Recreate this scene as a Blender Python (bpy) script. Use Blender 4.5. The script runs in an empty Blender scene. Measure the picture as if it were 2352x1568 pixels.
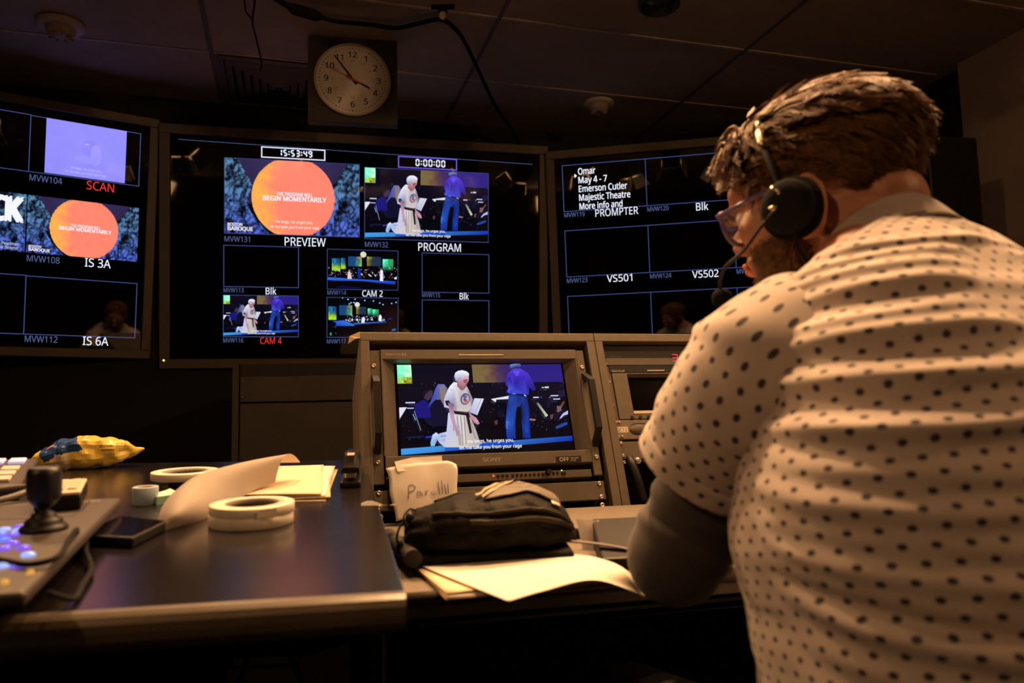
import bpy, bmesh, math, random
import numpy as np
from mathutils import Vector, Matrix, noise
random.seed(7)
SC = bpy.context.scene
COL = SC.collection
V = Vector
R = math.radians

# ---------------------------------------------------------------- camera
CAM_P = V((0, 0, .92))
def make_camera():
    p, r = R(5.7), R(-1.3)
    rt = V((1, 0, 0)); up = V((0, -math.sin(p), math.cos(p))); fw = V((0, math.cos(p), math.sin(p)))
    c, s = math.cos(r), math.sin(r)
    x = c*rt + s*up; y = -s*rt + c*up
    cam = bpy.data.cameras.new('camera')
    cam.sensor_width = 36; cam.lens = 1750/2352*36
    cam.clip_start = .02
    cam.dof.use_dof = True; cam.dof.focus_distance = 2.1; cam.dof.aperture_fstop = 4.5
    o = bpy.data.objects.new('camera', cam); COL.objects.link(o)
    o.matrix_world = Matrix(((x.x, y.x, -fw.x, CAM_P.x), (x.y, y.y, -fw.y, CAM_P.y), (x.z, y.z, -fw.z, CAM_P.z), (0, 0, 0, 1)))
    SC.camera = o
make_camera()

# ---------------------------------------------------------------- world and exposure
w = bpy.data.worlds.new('world'); SC.world = w; w.use_nodes = True
w.node_tree.nodes['Background'].inputs[0].default_value = (1, .55, .3, 1)
w.node_tree.nodes['Background'].inputs[1].default_value = .004
SC.view_settings.view_transform = 'Standard'; SC.view_settings.look = 'None'
SC.view_settings.exposure = 0; SC.view_settings.gamma = 1; SC.view_settings.use_curve_mapping = False

# barn-door spotlights above the console and the man, plus two added fill lamps
# (x, y, z, aim x, aim y, aim z, watts, beam)
WARM = (1, .54, .24)
LAMPS = [
    (-1.585, 2.05, 2.55, -.95, 1.15, .8, 22, 60),
    (-.82, 2.06, 2.55, -.35, 1.25, .8, 60, 62),
    (-.155, 2.08, 2.55, .03, 1.05, .75, 68, 60),
    (.60, 2.09, 2.55, .40, .78, 1.0, 120, 56),
    (1.11, 2.10, 2.55, .80, .72, 1.0, 80, 54),
    (2.50, .20, 2.52, -.30, 2.6, 1.5, 33, 38),  # unseen lamp added to light the rack, clock and monitor frames
    (-1.70, -.95, 2.55, .22, .80, .92, 13, 17),  # unseen lamp added as fill on the man's sleeve and back
    (.08, 1.22, 2.55, .34, .84, 1.0, 98, 50),
    (.90, 1.30, 2.55, .62, .82, 1.0, 52, 46),
]

# ---------------------------------------------------------------- helpers
def lin(c):
    return tuple((x/255/12.92 if x <= 10 else ((x/255+.055)/1.055)**2.4) for x in c)
def frame(o, yaw=0, tilt=0):
    a, b = R(yaw), R(tilt)
    r = V((math.cos(a), math.sin(a), 0)); n = V((-math.sin(a), math.cos(a), 0))
    u = V((0, 0, math.cos(b))) - n*math.sin(b); z = r.cross(u)
    return Matrix(((r.x, u.x, z.x, o[0]), (r.y, u.y, z.y, o[1]), (r.z, u.z, z.z, o[2]), (0, 0, 0, 1)))
def xf(o, rz=0, rx=0, ry=0):
    return Matrix.Translation(V(o)) @ Matrix.Rotation(rz, 4, 'Z') @ Matrix.Rotation(rx, 4, 'X') @ Matrix.Rotation(ry, 4, 'Y')
def axes(o, x, y, z):
    return Matrix(((x[0], y[0], z[0], o[0]), (x[1], y[1], z[1], o[1]), (x[2], y[2], z[2], o[2]), (0, 0, 0, 1)))
def tag(o, label=None, cat=None, group=None, kind=None):
    if label: o['label'] = label
    if cat: o['category'] = cat
    if group: o['group'] = group
    if kind: o['kind'] = kind
    return o
def thing(name, label, cat, M=None, group=None):
    o = bpy.data.objects.new(name, None); COL.objects.link(o)
    o.empty_display_size = .05
    if M is not None: o.matrix_world = M
    return tag(o, label, cat, group)

def mat(name, col, rough=.5, metal=0, spec=.5, var=0, vscale=20, bump=0, bscale=60, emit=None, es=1, coat=0, trans=0, sss=0, sheen=0, vcol=None):
    m = bpy.data.materials.new(name); m.use_nodes = True
    nt = m.node_tree; b = nt.nodes['Principled BSDF']
    b.inputs['Roughness'].default_value = rough; b.inputs['Metallic'].default_value = metal
    b.inputs['Specular IOR Level'].default_value = spec
    b.inputs['Coat Weight'].default_value = coat; b.inputs['Coat Roughness'].default_value = .08
    b.inputs['Transmission Weight'].default_value = trans
    b.inputs['Sheen Weight'].default_value = sheen
    if sss:
        b.inputs['Subsurface Weight'].default_value = sss
        b.inputs['Subsurface Radius'].default_value = (.012, .004, .002)
        b.inputs['Subsurface Scale'].default_value = 1
    c = (*col, 1)
    b.inputs['Base Color'].default_value = c
    tc = nt.nodes.new('ShaderNodeTexCoord')
    if var or vcol:
        n = nt.nodes.new('ShaderNodeTexNoise'); n.inputs['Scale'].default_value = vscale; n.inputs['Detail'].default_value = 5
        nt.links.new(tc.outputs['Object'], n.inputs['Vector'])
        r = nt.nodes.new('ShaderNodeValToRGB')
        r.color_ramp.elements[0].position = .3; r.color_ramp.elements[1].position = .7
        d = vcol or tuple(x*(1-var) for x in col)
        r.color_ramp.elements[0].color = (*d, 1); r.color_ramp.elements[1].color = (*(tuple(min(1, x*(1+var)) for x in col) if not vcol else col), 1)
        nt.links.new(n.outputs['Fac'], r.inputs['Fac']); nt.links.new(r.outputs['Color'], b.inputs['Base Color'])
    if bump:
        n = nt.nodes.new('ShaderNodeTexNoise'); n.inputs['Scale'].default_value = bscale; n.inputs['Detail'].default_value = 4
        nt.links.new(tc.outputs['Object'], n.inputs['Vector'])
        bp = nt.nodes.new('ShaderNodeBump'); bp.inputs['Strength'].default_value = bump; bp.inputs['Distance'].default_value = .004
        nt.links.new(n.outputs['Fac'], bp.inputs['Height']); nt.links.new(bp.outputs['Normal'], b.inputs['Normal'])
    if emit:
        b.inputs['Emission Color'].default_value = (*emit, 1); b.inputs['Emission Strength'].default_value = es
    return m

class MB:
    def __init__(s): s.v = []; s.f = []; s.m = []; s.sm = []; s.c = []; s.mi = 0; s.uv = None
    def add(s, vs, fs, smooth=False, M=None, col=None):
        k = len(s.v)
        for q in vs:
            q = V(q); s.v.append(M @ q if M is not None else q)
            s.c.append(col)
        for q in fs: s.f.append(tuple(i+k for i in q)); s.m.append(s.mi); s.sm.append(smooth)
        return s
    def box(s, x0, x1, y0, y1, z0, z1, M=None):
        return s.add([(x0,y0,z0),(x1,y0,z0),(x1,y1,z0),(x0,y1,z0),(x0,y0,z1),(x1,y0,z1),(x1,y1,z1),(x0,y1,z1)],
                     [(0,3,2,1),(4,5,6,7),(0,1,5,4),(1,2,6,5),(2,3,7,6),(3,0,4,7)], M=M)
    def quad(s, a, b, c, d, M=None): return s.add([a, b, c, d], [(0,1,2,3)], M=M)
    def prism(s, pts, z0, z1, M=None):
        n = len(pts)
        a = sum(pts[i][0]*pts[(i+1)%n][1]-pts[(i+1)%n][0]*pts[i][1] for i in range(n))
        if a < 0: pts = pts[::-1]
        f = [tuple(range(n-1, -1, -1)), tuple(range(n, 2*n))] + [(i, (i+1)%n, (i+1)%n+n, i+n) for i in range(n)]
        return s.add([(x, y, z0) for x, y in pts]+[(x, y, z1) for x, y in pts], f, M=M)
    def lathe(s, prof, n=32, M=None, smooth=True):
        vs = []; fs = []
        for r, z in prof:
            for i in range(n):
                a = 2*math.pi*i/n; vs.append((r*math.cos(a), r*math.sin(a), z))
        for j in range(len(prof)-1):
            for i in range(n):
                k = (i+1) % n; fs.append((j*n+i, j*n+k, (j+1)*n+k, (j+1)*n+i))
        return s.add(vs, fs, smooth, M)
    def cyl(s, p0, p1, r0, r1=None, n=16, caps=True, smooth=True):
        r1 = r0 if r1 is None else r1; p0, p1 = V(p0), V(p1); d = (p1-p0)
        q = d.normalized().to_track_quat('Z', 'Y').to_matrix().to_4x4(); q.translation = p0; L = d.length
        vs = []; fs = []
        for r, z in ((r0, 0), (r1, L)):
            for i in range(n):
                a = 2*math.pi*i/n; vs.append((r*math.cos(a), r*math.sin(a), z))
        for i in range(n): fs.append((i, (i+1)%n, (i+1)%n+n, i+n))
        s.add(vs, fs, smooth, q)
        if caps: s.add(vs, [tuple(range(n-1, -1, -1)), tuple(range(n, 2*n))], False, q)
        return s
    def tube(s, pts, r, n=8, cap=True, smooth=True):
        pts = [V(p) for p in pts]; rs = r if isinstance(r, (list, tuple)) else [r]*len(pts)
        vs = []; fs = []; prev = None
        for i, p in enumerate(pts):
            t = (pts[min(i+1, len(pts)-1)]-pts[max(i-1, 0)]).normalized()
            if prev is None:
                a = t.orthogonal().normalized()
            else:
                a = (prev - t*prev.dot(t)).normalized()
            prev = a; b = t.cross(a)
            for k in range(n):
                an = 2*math.pi*k/n; vs.append(p + (a*math.cos(an)+b*math.sin(an))*rs[i])
        for i in range(len(pts)-1):
            for k in range(n):
                k2 = (k+1) % n; fs.append((i*n+k, i*n+k2, (i+1)*n+k2, (i+1)*n+k))
        if cap: fs += [tuple(range(n-1, -1, -1)), tuple(range((len(pts)-1)*n, len(pts)*n))]
        return s.add(vs, fs, smooth)
    def grid(s, nu, nv, fn, smooth=True, M=None):
        vs = [fn(i/nu, j/nv) for j in range(nv+1) for i in range(nu+1)]
        fs = [(j*(nu+1)+i, j*(nu+1)+i+1, (j+1)*(nu+1)+i+1, (j+1)*(nu+1)+i) for j in range(nv) for i in range(nu)]
        return s.add(vs, fs, smooth, M)
    def ell(s, c, r, rot=None, n=16, m=10):
        vs = []; fs = []
        for j in range(m+1):
            ph = math.pi*j/m
            for i in range(n):
                a = 2*math.pi*i/n
                q = V((r[0]*math.sin(ph)*math.cos(a), r[1]*math.sin(ph)*math.sin(a), -r[2]*math.cos(ph)))
                vs.append((rot @ q if rot is not None else q)+V(c))
        for j in range(m):
            for i in range(n):
                k = (i+1) % n; fs.append((j*n+i, j*n+k, (j+1)*n+k, (j+1)*n+i))
        return s.add(vs, fs, True)
    def text(s, t, x0, y0, h, x1=None, z=0, align='L', bold=0, M=None, slant=0, ext=0):
        vs, fs, bw = glyphs(t, bold)
        sy = h/CAPH; sx = sy if x1 is None else (x1-x0)/bw
        ox = x0 if (x1 is not None or align == 'L') else (x0-bw*sx/2 if align == 'C' else x0-bw*sx)
        n0 = len(vs)/(5 if bold else 1)
        return s.add([(ox+(a+b*slant)*sx, y0+b*sy, z+.00002*int(i/n0)) for i, (a, b) in enumerate(vs)], fs, M=M)
    def build(s, name, mats, parent=None, bevel=0, sub=0, solid=0, M=None, segs=2, kind=None):
        me = bpy.data.meshes.new(name)
        me.from_pydata([tuple(q) for q in s.v], [], s.f)
        if not isinstance(mats, (list, tuple)): mats = [mats]
        for m in mats: me.materials.append(m)
        me.polygons.foreach_set('material_index', s.m); me.polygons.foreach_set('use_smooth', s.sm)
        if any(c is not None for c in s.c):
            at = me.color_attributes.new('Col', 'FLOAT_COLOR', 'POINT')
            at.data.foreach_set('color', [x for c in s.c for x in (*(c or (0, 0, 0)), 1)])
        if s.uv is not None:
            ul = me.uv_layers.new(name='UVMap')
            for l in me.loops: ul.data[l.index].uv = s.uv[l.vertex_index]
        me.validate(); me.update()
        o = bpy.data.objects.new(name, me); COL.objects.link(o)
        if parent is not None: o.parent = parent
        elif M is not None: o.matrix_world = M
        if bevel:
            b = o.modifiers.new('bevel', 'BEVEL'); b.width = bevel; b.segments = segs; b.limit_method = 'ANGLE'; b.angle_limit = R(40)
        if solid:
            b = o.modifiers.new('solid', 'SOLIDIFY'); b.thickness = solid; b.offset = 0
        if sub:
            b = o.modifiers.new('sub', 'SUBSURF'); b.levels = sub; b.render_levels = sub
        if kind: o['kind'] = kind
        return o

_gl = {}
def face_font():
    # the sans face that ships with Blender; the built-in one if it is not there
    import os
    try:
        p = os.path.join(bpy.utils.system_resource('DATAFILES'), 'fonts', 'NotoSansHebrew-Regular.woff2')
        return bpy.data.fonts.load(p)
    except Exception:
        return None
FONT = face_font()
def glyphs(t, bold=0):
    k = (t, bold)
    if k not in _gl:
        cu = bpy.data.curves.new('txt', 'FONT'); cu.body = t; cu.size = 1
        if FONT: cu.font = FONT
        cu.resolution_u = 5
        ob = bpy.data.objects.new('txt', cu); COL.objects.link(ob)
        dg = bpy.context.evaluated_depsgraph_get(); dg.update()
        me = bpy.data.meshes.new_from_object(ob.evaluated_get(dg))
        v0 = [(v.co.x, v.co.y) for v in me.vertices]; f0 = [tuple(p.vertices) for p in me.polygons]; vs, fs = [], []
        for sx, sy in (((0, 0),) if not bold else ((-bold, -bold*.5), (bold, -bold*.5), (bold, bold*.5), (-bold, bold*.5), (0, 0))):
            k0 = len(vs); vs += [(a+sx, b+sy) for a, b in v0]; fs += [tuple(i+k0 for i in f) for f in f0]
        x0 = min(v[0] for v in vs); x1 = max(v[0] for v in vs)
        _gl[k] = ([(a-x0, b) for a, b in vs], fs, x1-x0)
        bpy.data.objects.remove(ob); bpy.data.curves.remove(cu); bpy.data.meshes.remove(me)
    return _gl[k]
CAPH = 1
CAPH = max(b for a, b in glyphs('H')[0])

SEG = {'0': 'abcdef', '1': 'bc', '2': 'abged', '3': 'abgcd', '4': 'fgbc', '5': 'afgcd', '9': 'abcdfg'}
def seven(mb, t, x0, y0, h, x1, z, th):
    nd = sum(1 if c != ':' else .45 for c in t); w = (x1-x0)/nd; x = x0
    for c in t:
        if c == ':':
            for q in (.3, .7): mb.box(x+w*.225-th/2, x+w*.225+th/2, y0+h*q-th/2, y0+h*q+th/2, z, z+.0003)
            x += w*.45; continue
        a, b = x+w*.12, x+w*.88; g = th*.35
        for sgm in SEG[c]:
            if sgm in 'agd':
                y = {'a': y0+h-th, 'g': y0+h/2-th/2, 'd': y0}[sgm]
                mb.box(a+g+th*.4, b-g-th*.4, y, y+th, z, z+.0003)
            else:
                xx = a if sgm in 'ef' else b-th
                lo, hi = (y0+h/2+g, y0+h-g-th*.3) if sgm in 'fb' else (y0+g+th*.3, y0+h/2-g)
                mb.box(xx, xx+th, lo, hi, z, z+.0003)
        x += w

def catmull(pts, n):
    out = []
    P = [V(p) for p in pts]; P = [2*P[0]-P[1]]+P+[2*P[-1]-P[-2]]
    for i in range(1, len(P)-2):
        for k in range(n):
            t = k/n; a, b, c, d = P[i-1:i+3]
            out.append(.5*((2*b)+(c-a)*t+(2*a-5*b+4*c-d)*t*t+(3*b-a-3*c+d)*t**3))
    out.append(P[-2]); return out

def emat(name, col, s=1):
    m = bpy.data.materials.new(name); m.use_nodes = True
    b = m.node_tree.nodes['Principled BSDF']
    b.inputs['Base Color'].default_value = (.004, .004, .005, 1); b.inputs['Roughness'].default_value = .1
    b.inputs['Emission Color'].default_value = (*col, 1); b.inputs['Emission Strength'].default_value = s
    return m
def picmat(name, s=1):
    m = bpy.data.materials.new(name); m.use_nodes = True; nt = m.node_tree
    b = nt.nodes['Principled BSDF']
    b.inputs['Base Color'].default_value = (.004, .004, .005, 1); b.inputs['Roughness'].default_value = .1
    a = nt.nodes.new('ShaderNodeAttribute'); a.attribute_name = 'Col'
    nt.links.new(a.outputs['Color'], b.inputs['Emission Color']); b.inputs['Emission Strength'].default_value = s
    return m

# ---------------------------------------------------------------- materials
M_ceil = mat('ceiling_tile', (.30, .25, .21), .95, var=.08, vscale=9, bump=.3, bscale=220)
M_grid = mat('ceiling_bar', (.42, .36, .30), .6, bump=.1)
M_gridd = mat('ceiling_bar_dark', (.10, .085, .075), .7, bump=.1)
M_wall = mat('black_wall_paint', (.012, .012, .014), .9, var=.2, vscale=6, bump=.1)
M_wallr = mat('brown_wall_paint', (.34, .27, .21), .9, var=.08, vscale=5, bump=.15)
M_floor = mat('dark_carpet', (.014, .013, .013), .98, var=.4, vscale=300, bump=.6, bscale=400)
M_bezel = mat('bezel_plastic', (.115, .092, .070), .55, var=.06, vscale=40, bump=.05, bscale=300)
M_black = mat('black_plastic', (.006, .006, .0065), .5, spec=.3, bump=.05, bscale=300)
M_blackm = mat('matt_black', (.007, .007, .0075), .85, spec=.15, bump=.1, bscale=200)
M_glass = mat('screen_glass', (.0035, .0033, .004), .03, spec=.35, var=.1)
M_line = emat('grid_line', lin((72, 86, 150)), .75)
M_white = emat('caption_white', lin((236, 240, 255)), 1.1)
M_mvw = emat('caption_dim', lin((92, 108, 160)), .8)
M_red = emat('caption_red', lin((240, 58, 52)), .95)
M_tcb = emat('clock_box_violet', lin((112, 92, 235)), .9)
M_tcw = emat('clock_box_white', lin((225, 230, 255)), 1)
M_pic = picmat('picture', 1)
M_rack = mat('rack_paint', (.125, .102, .070), .5, var=.08, vscale=60, bump=.12, bscale=500)
M_rackd = mat('rack_interior', (.010, .009, .008), .7, bump=.1)
M_mon = mat('monitor_shell', (.105, .085, .060), .5, var=.06, vscale=70, bump=.08, bscale=500)
M_steel = mat('screw_steel', (.5, .46, .40), .32, metal=1, bump=.05)
M_desk = mat('desk_laminate', (.0070, .0050, .0062), .18, spec=1.0, var=.25, vscale=18, bump=.05, bscale=350)
M_nose = mat('desk_nosing', (.085, .066, .044), .30, spec=.9, var=.1, vscale=25, bump=.04)
M_shelf = mat('console_shelf', (.125, .10, .075), .6, var=.1, vscale=30, bump=.08, bscale=300)
M_paper = mat('white_paper', (.78, .74, .68), .85, var=.03, vscale=8, bump=.05, bscale=80)
M_paperg = mat('backside_paper', (.62, .56, .50), .85, var=.05, vscale=14, bump=.05, bscale=120)
M_manila = mat('manila_card', (.76, .62, .42), .8, var=.05, vscale=10, bump=.05)
M_tape = mat('cream_tape', (.70, .64, .55), .6, var=.05, vscale=40, bump=.05)
M_core = mat('tape_core', (.20, .16, .12), .7, var=.1, bump=.05)
M_ink = mat('ink', (.02, .018, .03), .7, var=.2)
M_clockw = mat('clock_face', (.72, .70, .68), .6, var=.03, vscale=6)
M_clockr = mat('clock_red', (.55, .10, .06), .6, var=.05)
M_lampoff = mat('fixture_black', (.02, .018, .016), .5, var=.2, bump=.05)

# ---------------------------------------------------------------- room
ROOM = xf((0, 0, 0), R(16.5))
def rm(x, y, z=0): return ROOM @ V((x, y, z))
def struct(name, mb, m, M=None):
    return tag(mb.build(name, m, M=M), kind='structure')
b = MB(); b.box(-5.5, 3.6, -3.2, 4.4, -.06, 0); struct('floor', b, M_floor, ROOM)
b = MB(); b.box(-5.5, 3.6, -3.2, 4.4, 2.672, 2.76)
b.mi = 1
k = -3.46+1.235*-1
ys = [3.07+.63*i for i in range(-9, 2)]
for y in ys: b.box(-5.5, 3.28, y-.007, y+.007, 2.668, 2.673)  # bars across drawn lighter, the light on them put into the colour
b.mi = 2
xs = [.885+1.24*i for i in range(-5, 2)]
for x in xs: b.box(x-.009, x+.009, -3.2, 4.28, 2.6675, 2.673)  # same bars running away, shade put into a darker colour
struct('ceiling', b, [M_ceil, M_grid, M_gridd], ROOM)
b = MB(); b.box(-5.5, 3.6, 4.30, 4.4, 0, 2.67); struct('wall_back', b, M_wall, ROOM)
b = MB(); b.box(3.28, 3.40, -3.2, 2.935, 0, 2.67)
b.mi = 1; b.box(3.34, 3.40, 2.935, 4.30, 0, 2.67); struct('wall_right', b, [M_wallr, M_wall], ROOM)
b = MB(); b.box(-5.5, -5.38, -3.2, 4.3, 0, 2.67); struct('wall_left', b, M_wall, ROOM)
b = MB(); b.box(-5.38, 3.28, -3.2, -3.1, 0, 2.67); struct('wall_rear', b, M_wall, ROOM)

# ---------------------------------------------------------------- on-screen pictures
class Pic(MB):
    def __init__(s, w, h): super().__init__(); s.w = w; s.h = h; s.z = .0002
    def P(s, u, v): return (u*s.w, -v*s.h, s.z)
    def poly(s, pts, col):
        s.z += .00003
        c = col if isinstance(col, list) else [col]*len(pts)
        k = len(s.v)
        for (u, v), cc in zip(pts, c):
            s.v.append(V(s.P(min(1, max(0, u)), min(1, max(0, v))))); s.c.append(lin(cc))
        s.f.append(tuple(range(k, k+len(pts)))); s.m.append(s.mi); s.sm.append(False)
        return s
    def el(s, u, v, ru, rv, col, n=18, rot=0):
        pts = []
        for i in range(n):
            a = 2*math.pi*i/n; x = math.cos(a)*ru; y = math.sin(a)*rv
            pts.append((u+x*math.cos(rot)-y*math.sin(rot), v+x*math.sin(rot)+y*math.cos(rot)))
        return s.poly(pts, col)
    def line(s, a, b, wd, col):
        d = V((b[0]-a[0], (b[1]-a[1])*s.h/s.w)); n = V((-d.y, d.x)).normalized()*wd
        return s.poly([(a[0]+n.x, a[1]+n.y*s.w/s.h), (b[0]+n.x, b[1]+n.y*s.w/s.h), (b[0]-n.x, b[1]-n.y*s.w/s.h), (a[0]-n.x, a[1]-n.y*s.w/s.h)], col)
    def rast(s, nu, nv, fn, u0=0, u1=1, v0=0, v1=1):
        s.z += .00003; k = len(s.v)
        for j in range(nv+1):
            for i in range(nu+1):
                u = u0+(u1-u0)*i/nu; v = v0+(v1-v0)*j/nv
                s.v.append(V(s.P(u, v))); s.c.append(lin(fn(u, v)))
        for j in range(nv):
            for i in range(nu):
                a = k+j*(nu+1)+i
                s.f.append((a, a+nu+1, a+nu+2, a+1)); s.m.append(s.mi); s.sm.append(False)
        return s
    def txt(s, t, u0, v, h, u1=None, col=(240, 240, 245), bold=0, align='L', sl=0):
        s.z += .00006; vs, fs, bw = glyphs(t, bold); k = len(s.v)
        sy = h*s.h/CAPH; sx = sy if u1 is None else (u1-u0)*s.w/bw
        ox = u0*s.w if (align == 'L' or u1 is not None) else u0*s.w-bw*sx/2
        for a, b_ in vs:
            s.v.append(V((ox+a*sx, -v*s.h+b_*sy+sl*a*sx, s.z))); s.c.append(lin(col))
        for q in fs: s.f.append(tuple(i+k for i in q)); s.m.append(s.mi); s.sm.append(False)
        return s
def mix(a, b, t):
    t = min(1, max(0, t)); return tuple(a[i]*(1-t)+b[i]*t for i in range(3))
def nz(x, y, s, o=0): return noise.noise(V((x*s, y*s, o)))
def fbm(x, y, s, o=0): return nz(x, y, s, o)+.5*nz(x, y, s*2.1, o+3)+.28*nz(x, y, s*4.3, o+7)

def rock(u, v, o=0):
    x, y = u*1.78, v
    n = fbm(x*1.25+y*.5, y*.8, 7, o); r = abs(nz(x*1.2+y*.45, y*.7, 15, o+2))+.6*abs(nz(x, y, 34, o+5))
    lo = mix((92, 138, 182), (86, 112, 232), (v-.35)*1.6)
    t = min(1, max(0, -.10+r*1.9+n*.75))
    return mix((5, 8, 20), lo, t)
def moonslide(u, v):
    du, dv = (u-.503)*16, (v-.5)*9
    d = math.hypot(du, dv)
    def interp(pts, x):
        for (a, p), (b_, q) in zip(pts, pts[1:]):
            if a <= x <= b_: return p+(q-p)*(x-a)/(b_-a)
        return pts[-1][1]
    if d < 4.9:
        t = min(1, max(0, (du+3.9)/2.6+fbm(u*1.78, v, 5, 1)*.55+(.25-abs(v-.45))*.5))
        c = mix((255, 178, 82), (255, 136, 112), t)
        return mix(c, (255, 120, 92), max(0, nz(u*1.78, v, 9, 4))*.4)
    jit = nz(v, 0, 22, 3)*.012
    bl = interp([(0, .10), (.12, .125), (.3, .185), (.36, .20), (.5, .165), (.6, .16), (.75, .20), (1, .33)], v)+jit
    br = interp([(0, .905), (.2, .85), (.3, .80), (.42, .79), (.55, .82), (.7, .78), (.85, .72), (1, .66)], v)+jit
    if u < bl or u > br: return rock(u, v, 0 if u < .5 else 11)
    return mix((62, 52, 96), (34, 26, 62), abs(u-.5)*1.3+v*.5) if v < .6 else (12, 10, 20)
def slide(w, h, nu, sub=True, first=False):
    p = Pic(w, h)
    p.rast(nu, int(nu*.56), moonslide)
    def disc_edge():
        pts = []
        for i in range(97):
            a = 2*math.pi*i/96; pts.append((.503+math.cos(a)*4.9/16, .5+math.sin(a)*4.9/9))
        return pts
    e = disc_edge()
    for i in range(96):
        if 0 < e[i][1] < 1 and 0 < e[i+1][1] < 1:
            t = (e[i][0]-.3)/.35
            p.line(e[i], e[i+1], .0022, mix((255, 186, 90), (255, 132, 108), t))
    W = (248, 240, 250)
    p.txt('THE PROGRAM WILL', .377, .475, .047, .645, W, .02)
    p.txt('BEGIN MOMENTARILY', .277, .545, .062, .748, W, .028)
    p.txt('BOSTON', .022, .905, .04, .128, W, .02); p.txt('BAROQUE', .022, .965, .05, .205, W, .025)
    if sub:
        p.txt('He begs, he urges you,', .372, .845, .036, .648, (255, 238, 225), .008)
        p.txt('let me take you from your rage', .330, .915, .036, .695, (255, 238, 225), .008)
    return p

def opera(w, h, line=True):
    p = Pic(w, h)
    def q(x, y):
        v = (y-172)/1038; xl = 157+58*v; xr = 2093+142*v
        return ((x-xl)/(xr-xl), v)
    def pg(pts, c): p.poly([q(*a) for a in pts], c)
    def bg(u, v):
        n = fbm(u*1.8, v, 5, 2)
        c = mix((15, 12, 32), (6, 5, 14), v*1.3+n*.3)
        return mix(c, (22, 16, 44), max(0, u-.6)*1.6*(1-v))
    p.rast(48, 27, bg)
    p.rast(40, 10, lambda u, v: mix(mix((122, 104, 66), (92, 52, 58), (u-.5)*7+fbm(u*1.8, v, 12, 5)*.5), (44, 32, 128), (u-.56)*8+fbm(u*1.8, v, 8, 1)*.3), .435, 1, 0, .212)
    pg([(900, 170), (1015, 170), (1035, 400), (990, 400)], (12, 10, 22))
    p.rast(14, 12, lambda u, v: mix(mix((110, 250, 200), (225, 255, 225), u*9+fbm(u, v, 25, 3)*.6), (176, 208, 50), (v-.12)*9+fbm(u*2, v, 22, 8)*.9), 0, .083, 0, .213)
    pg([(290, 170), (345, 170), (350, 400), (338, 400), (315, 172)], (10, 9, 20))
    p.rast(8, 5, lambda u, v: mix((190, 225, 60), (110, 92, 22), .5+fbm(u*2, v, 40, 9)), .035, .083, .145, .212)
    rnd = random.Random(5)
    for i in range(170):
        x, y = rnd.uniform(170, 2180), rnd.uniform(400, 1040)
        s_ = rnd.uniform(2, 8); c = rnd.choice([(60, 70, 120), (90, 100, 130), (40, 60, 70), (70, 50, 50), (26, 24, 52)])
        u, v = q(x, y); p.el(u, v, s_/2000, s_/1050*rnd.uniform(.5, 1.4), c, 6)
    for i in range(26):
        x, y = rnd.uniform(230, 2150), rnd.uniform(600, 900)
        u, v = q(x, y); p.el(u, v, rnd.uniform(.012, .03), rnd.uniform(.03, .07), rnd.choice([(14, 13, 34), (20, 18, 46), (9, 8, 20)]), 10, rnd.uniform(-.6, .6))
    # stage floor
    pg([(205, 1140), (2240, 1052), (2240, 1112), (205, 1210)], [(70, 160, 235), (22, 62, 190), (14, 42, 140), (60, 150, 225)])
    pg([(700, 1118), (1500, 1083), (1500, 1150), (700, 1185)], [(30, 100, 215), (22, 70, 200), (16, 52, 160), (26, 90, 205)])
    pg([(190, 1206), (2245, 1108), (2250, 1215), (190, 1215)], (4, 4, 9))
    # seated players
    pg([(370, 640), (460, 595), (545, 655), (545, 805), (400, 805), (355, 720)], (27, 22, 118))
    pg([(462, 500), (520, 478), (562, 500), (556, 565), (505, 612), (455, 570)], (66, 48, 70))
    pg([(440, 520), (500, 478), (545, 482), (480, 530), (462, 580)], (22, 18, 34))
    pg([(530, 700), (585, 600), (650, 588), (720, 715), (728, 905), (560, 905)], (15, 15, 44))
    pg([(620, 418), (690, 420), (738, 480), (720, 570), (695, 690), (650, 600), (590, 600), (508, 692), (560, 560), (588, 480)], [(96, 110, 190), (120, 125, 175), (70, 70, 120), (120, 110, 105), (105, 92, 88), (118, 104, 96), (70, 84, 170), (64, 70, 140), (62, 80, 170), (74, 90, 190)])
    pg([(640, 450), (700, 450), (715, 560), (690, 660), (650, 570)], (140, 122, 112))
    p.line(q(355, 725), q(430, 945), .0018, (140, 150, 185)); p.line(q(340, 760), q(372, 830), .003, (110, 150, 200))
    pg([(270, 1010), (470, 1000), (470, 1020), (290, 1032)], (20, 22, 60)); pg([(480, 1015), (560, 1005), (555, 1025), (485, 1032)], (50, 56, 180))
    # stands, sheets, little lamps
    WS = (226, 226, 242)
    pg([(183, 682), (272, 680), (190, 808)], WS); pg([(1040, 590), (1152, 597), (1075, 788), (985, 752)], [(210, 212, 235), WS, (200, 202, 226), (176, 180, 220)])
    p.line(q(1120, 600), q(1045, 770), .0016, (150, 150, 190))
    pg([(1235, 602), (1447, 568), (1440, 606), (1300, 610), (1290, 642)], WS); pg([(1300, 612), (1440, 606), (1440, 640), (1300, 645)], (20, 18, 34))
    for a in ((255, 622, 362, 636), (1845, 468, 1872, 480), (1882, 462, 1932, 482), (1740, 585, 1808, 599), (1955, 568, 2048, 581), (1985, 610, 2068, 622), (275, 688, 350, 698)):
        pg([(a[0], a[1]), (a[2], a[1]), (a[2], a[3]), (a[0], a[3])], (205, 210, 250))
    p.line(q(1935, 600), q(1960, 570), .0015, (150, 155, 190))
    pg([(1778, 662), (1800, 655), (1918, 808), (1893, 828)], [(110, 120, 110), (130, 140, 120), (205, 215, 190), (190, 205, 180)])
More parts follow.
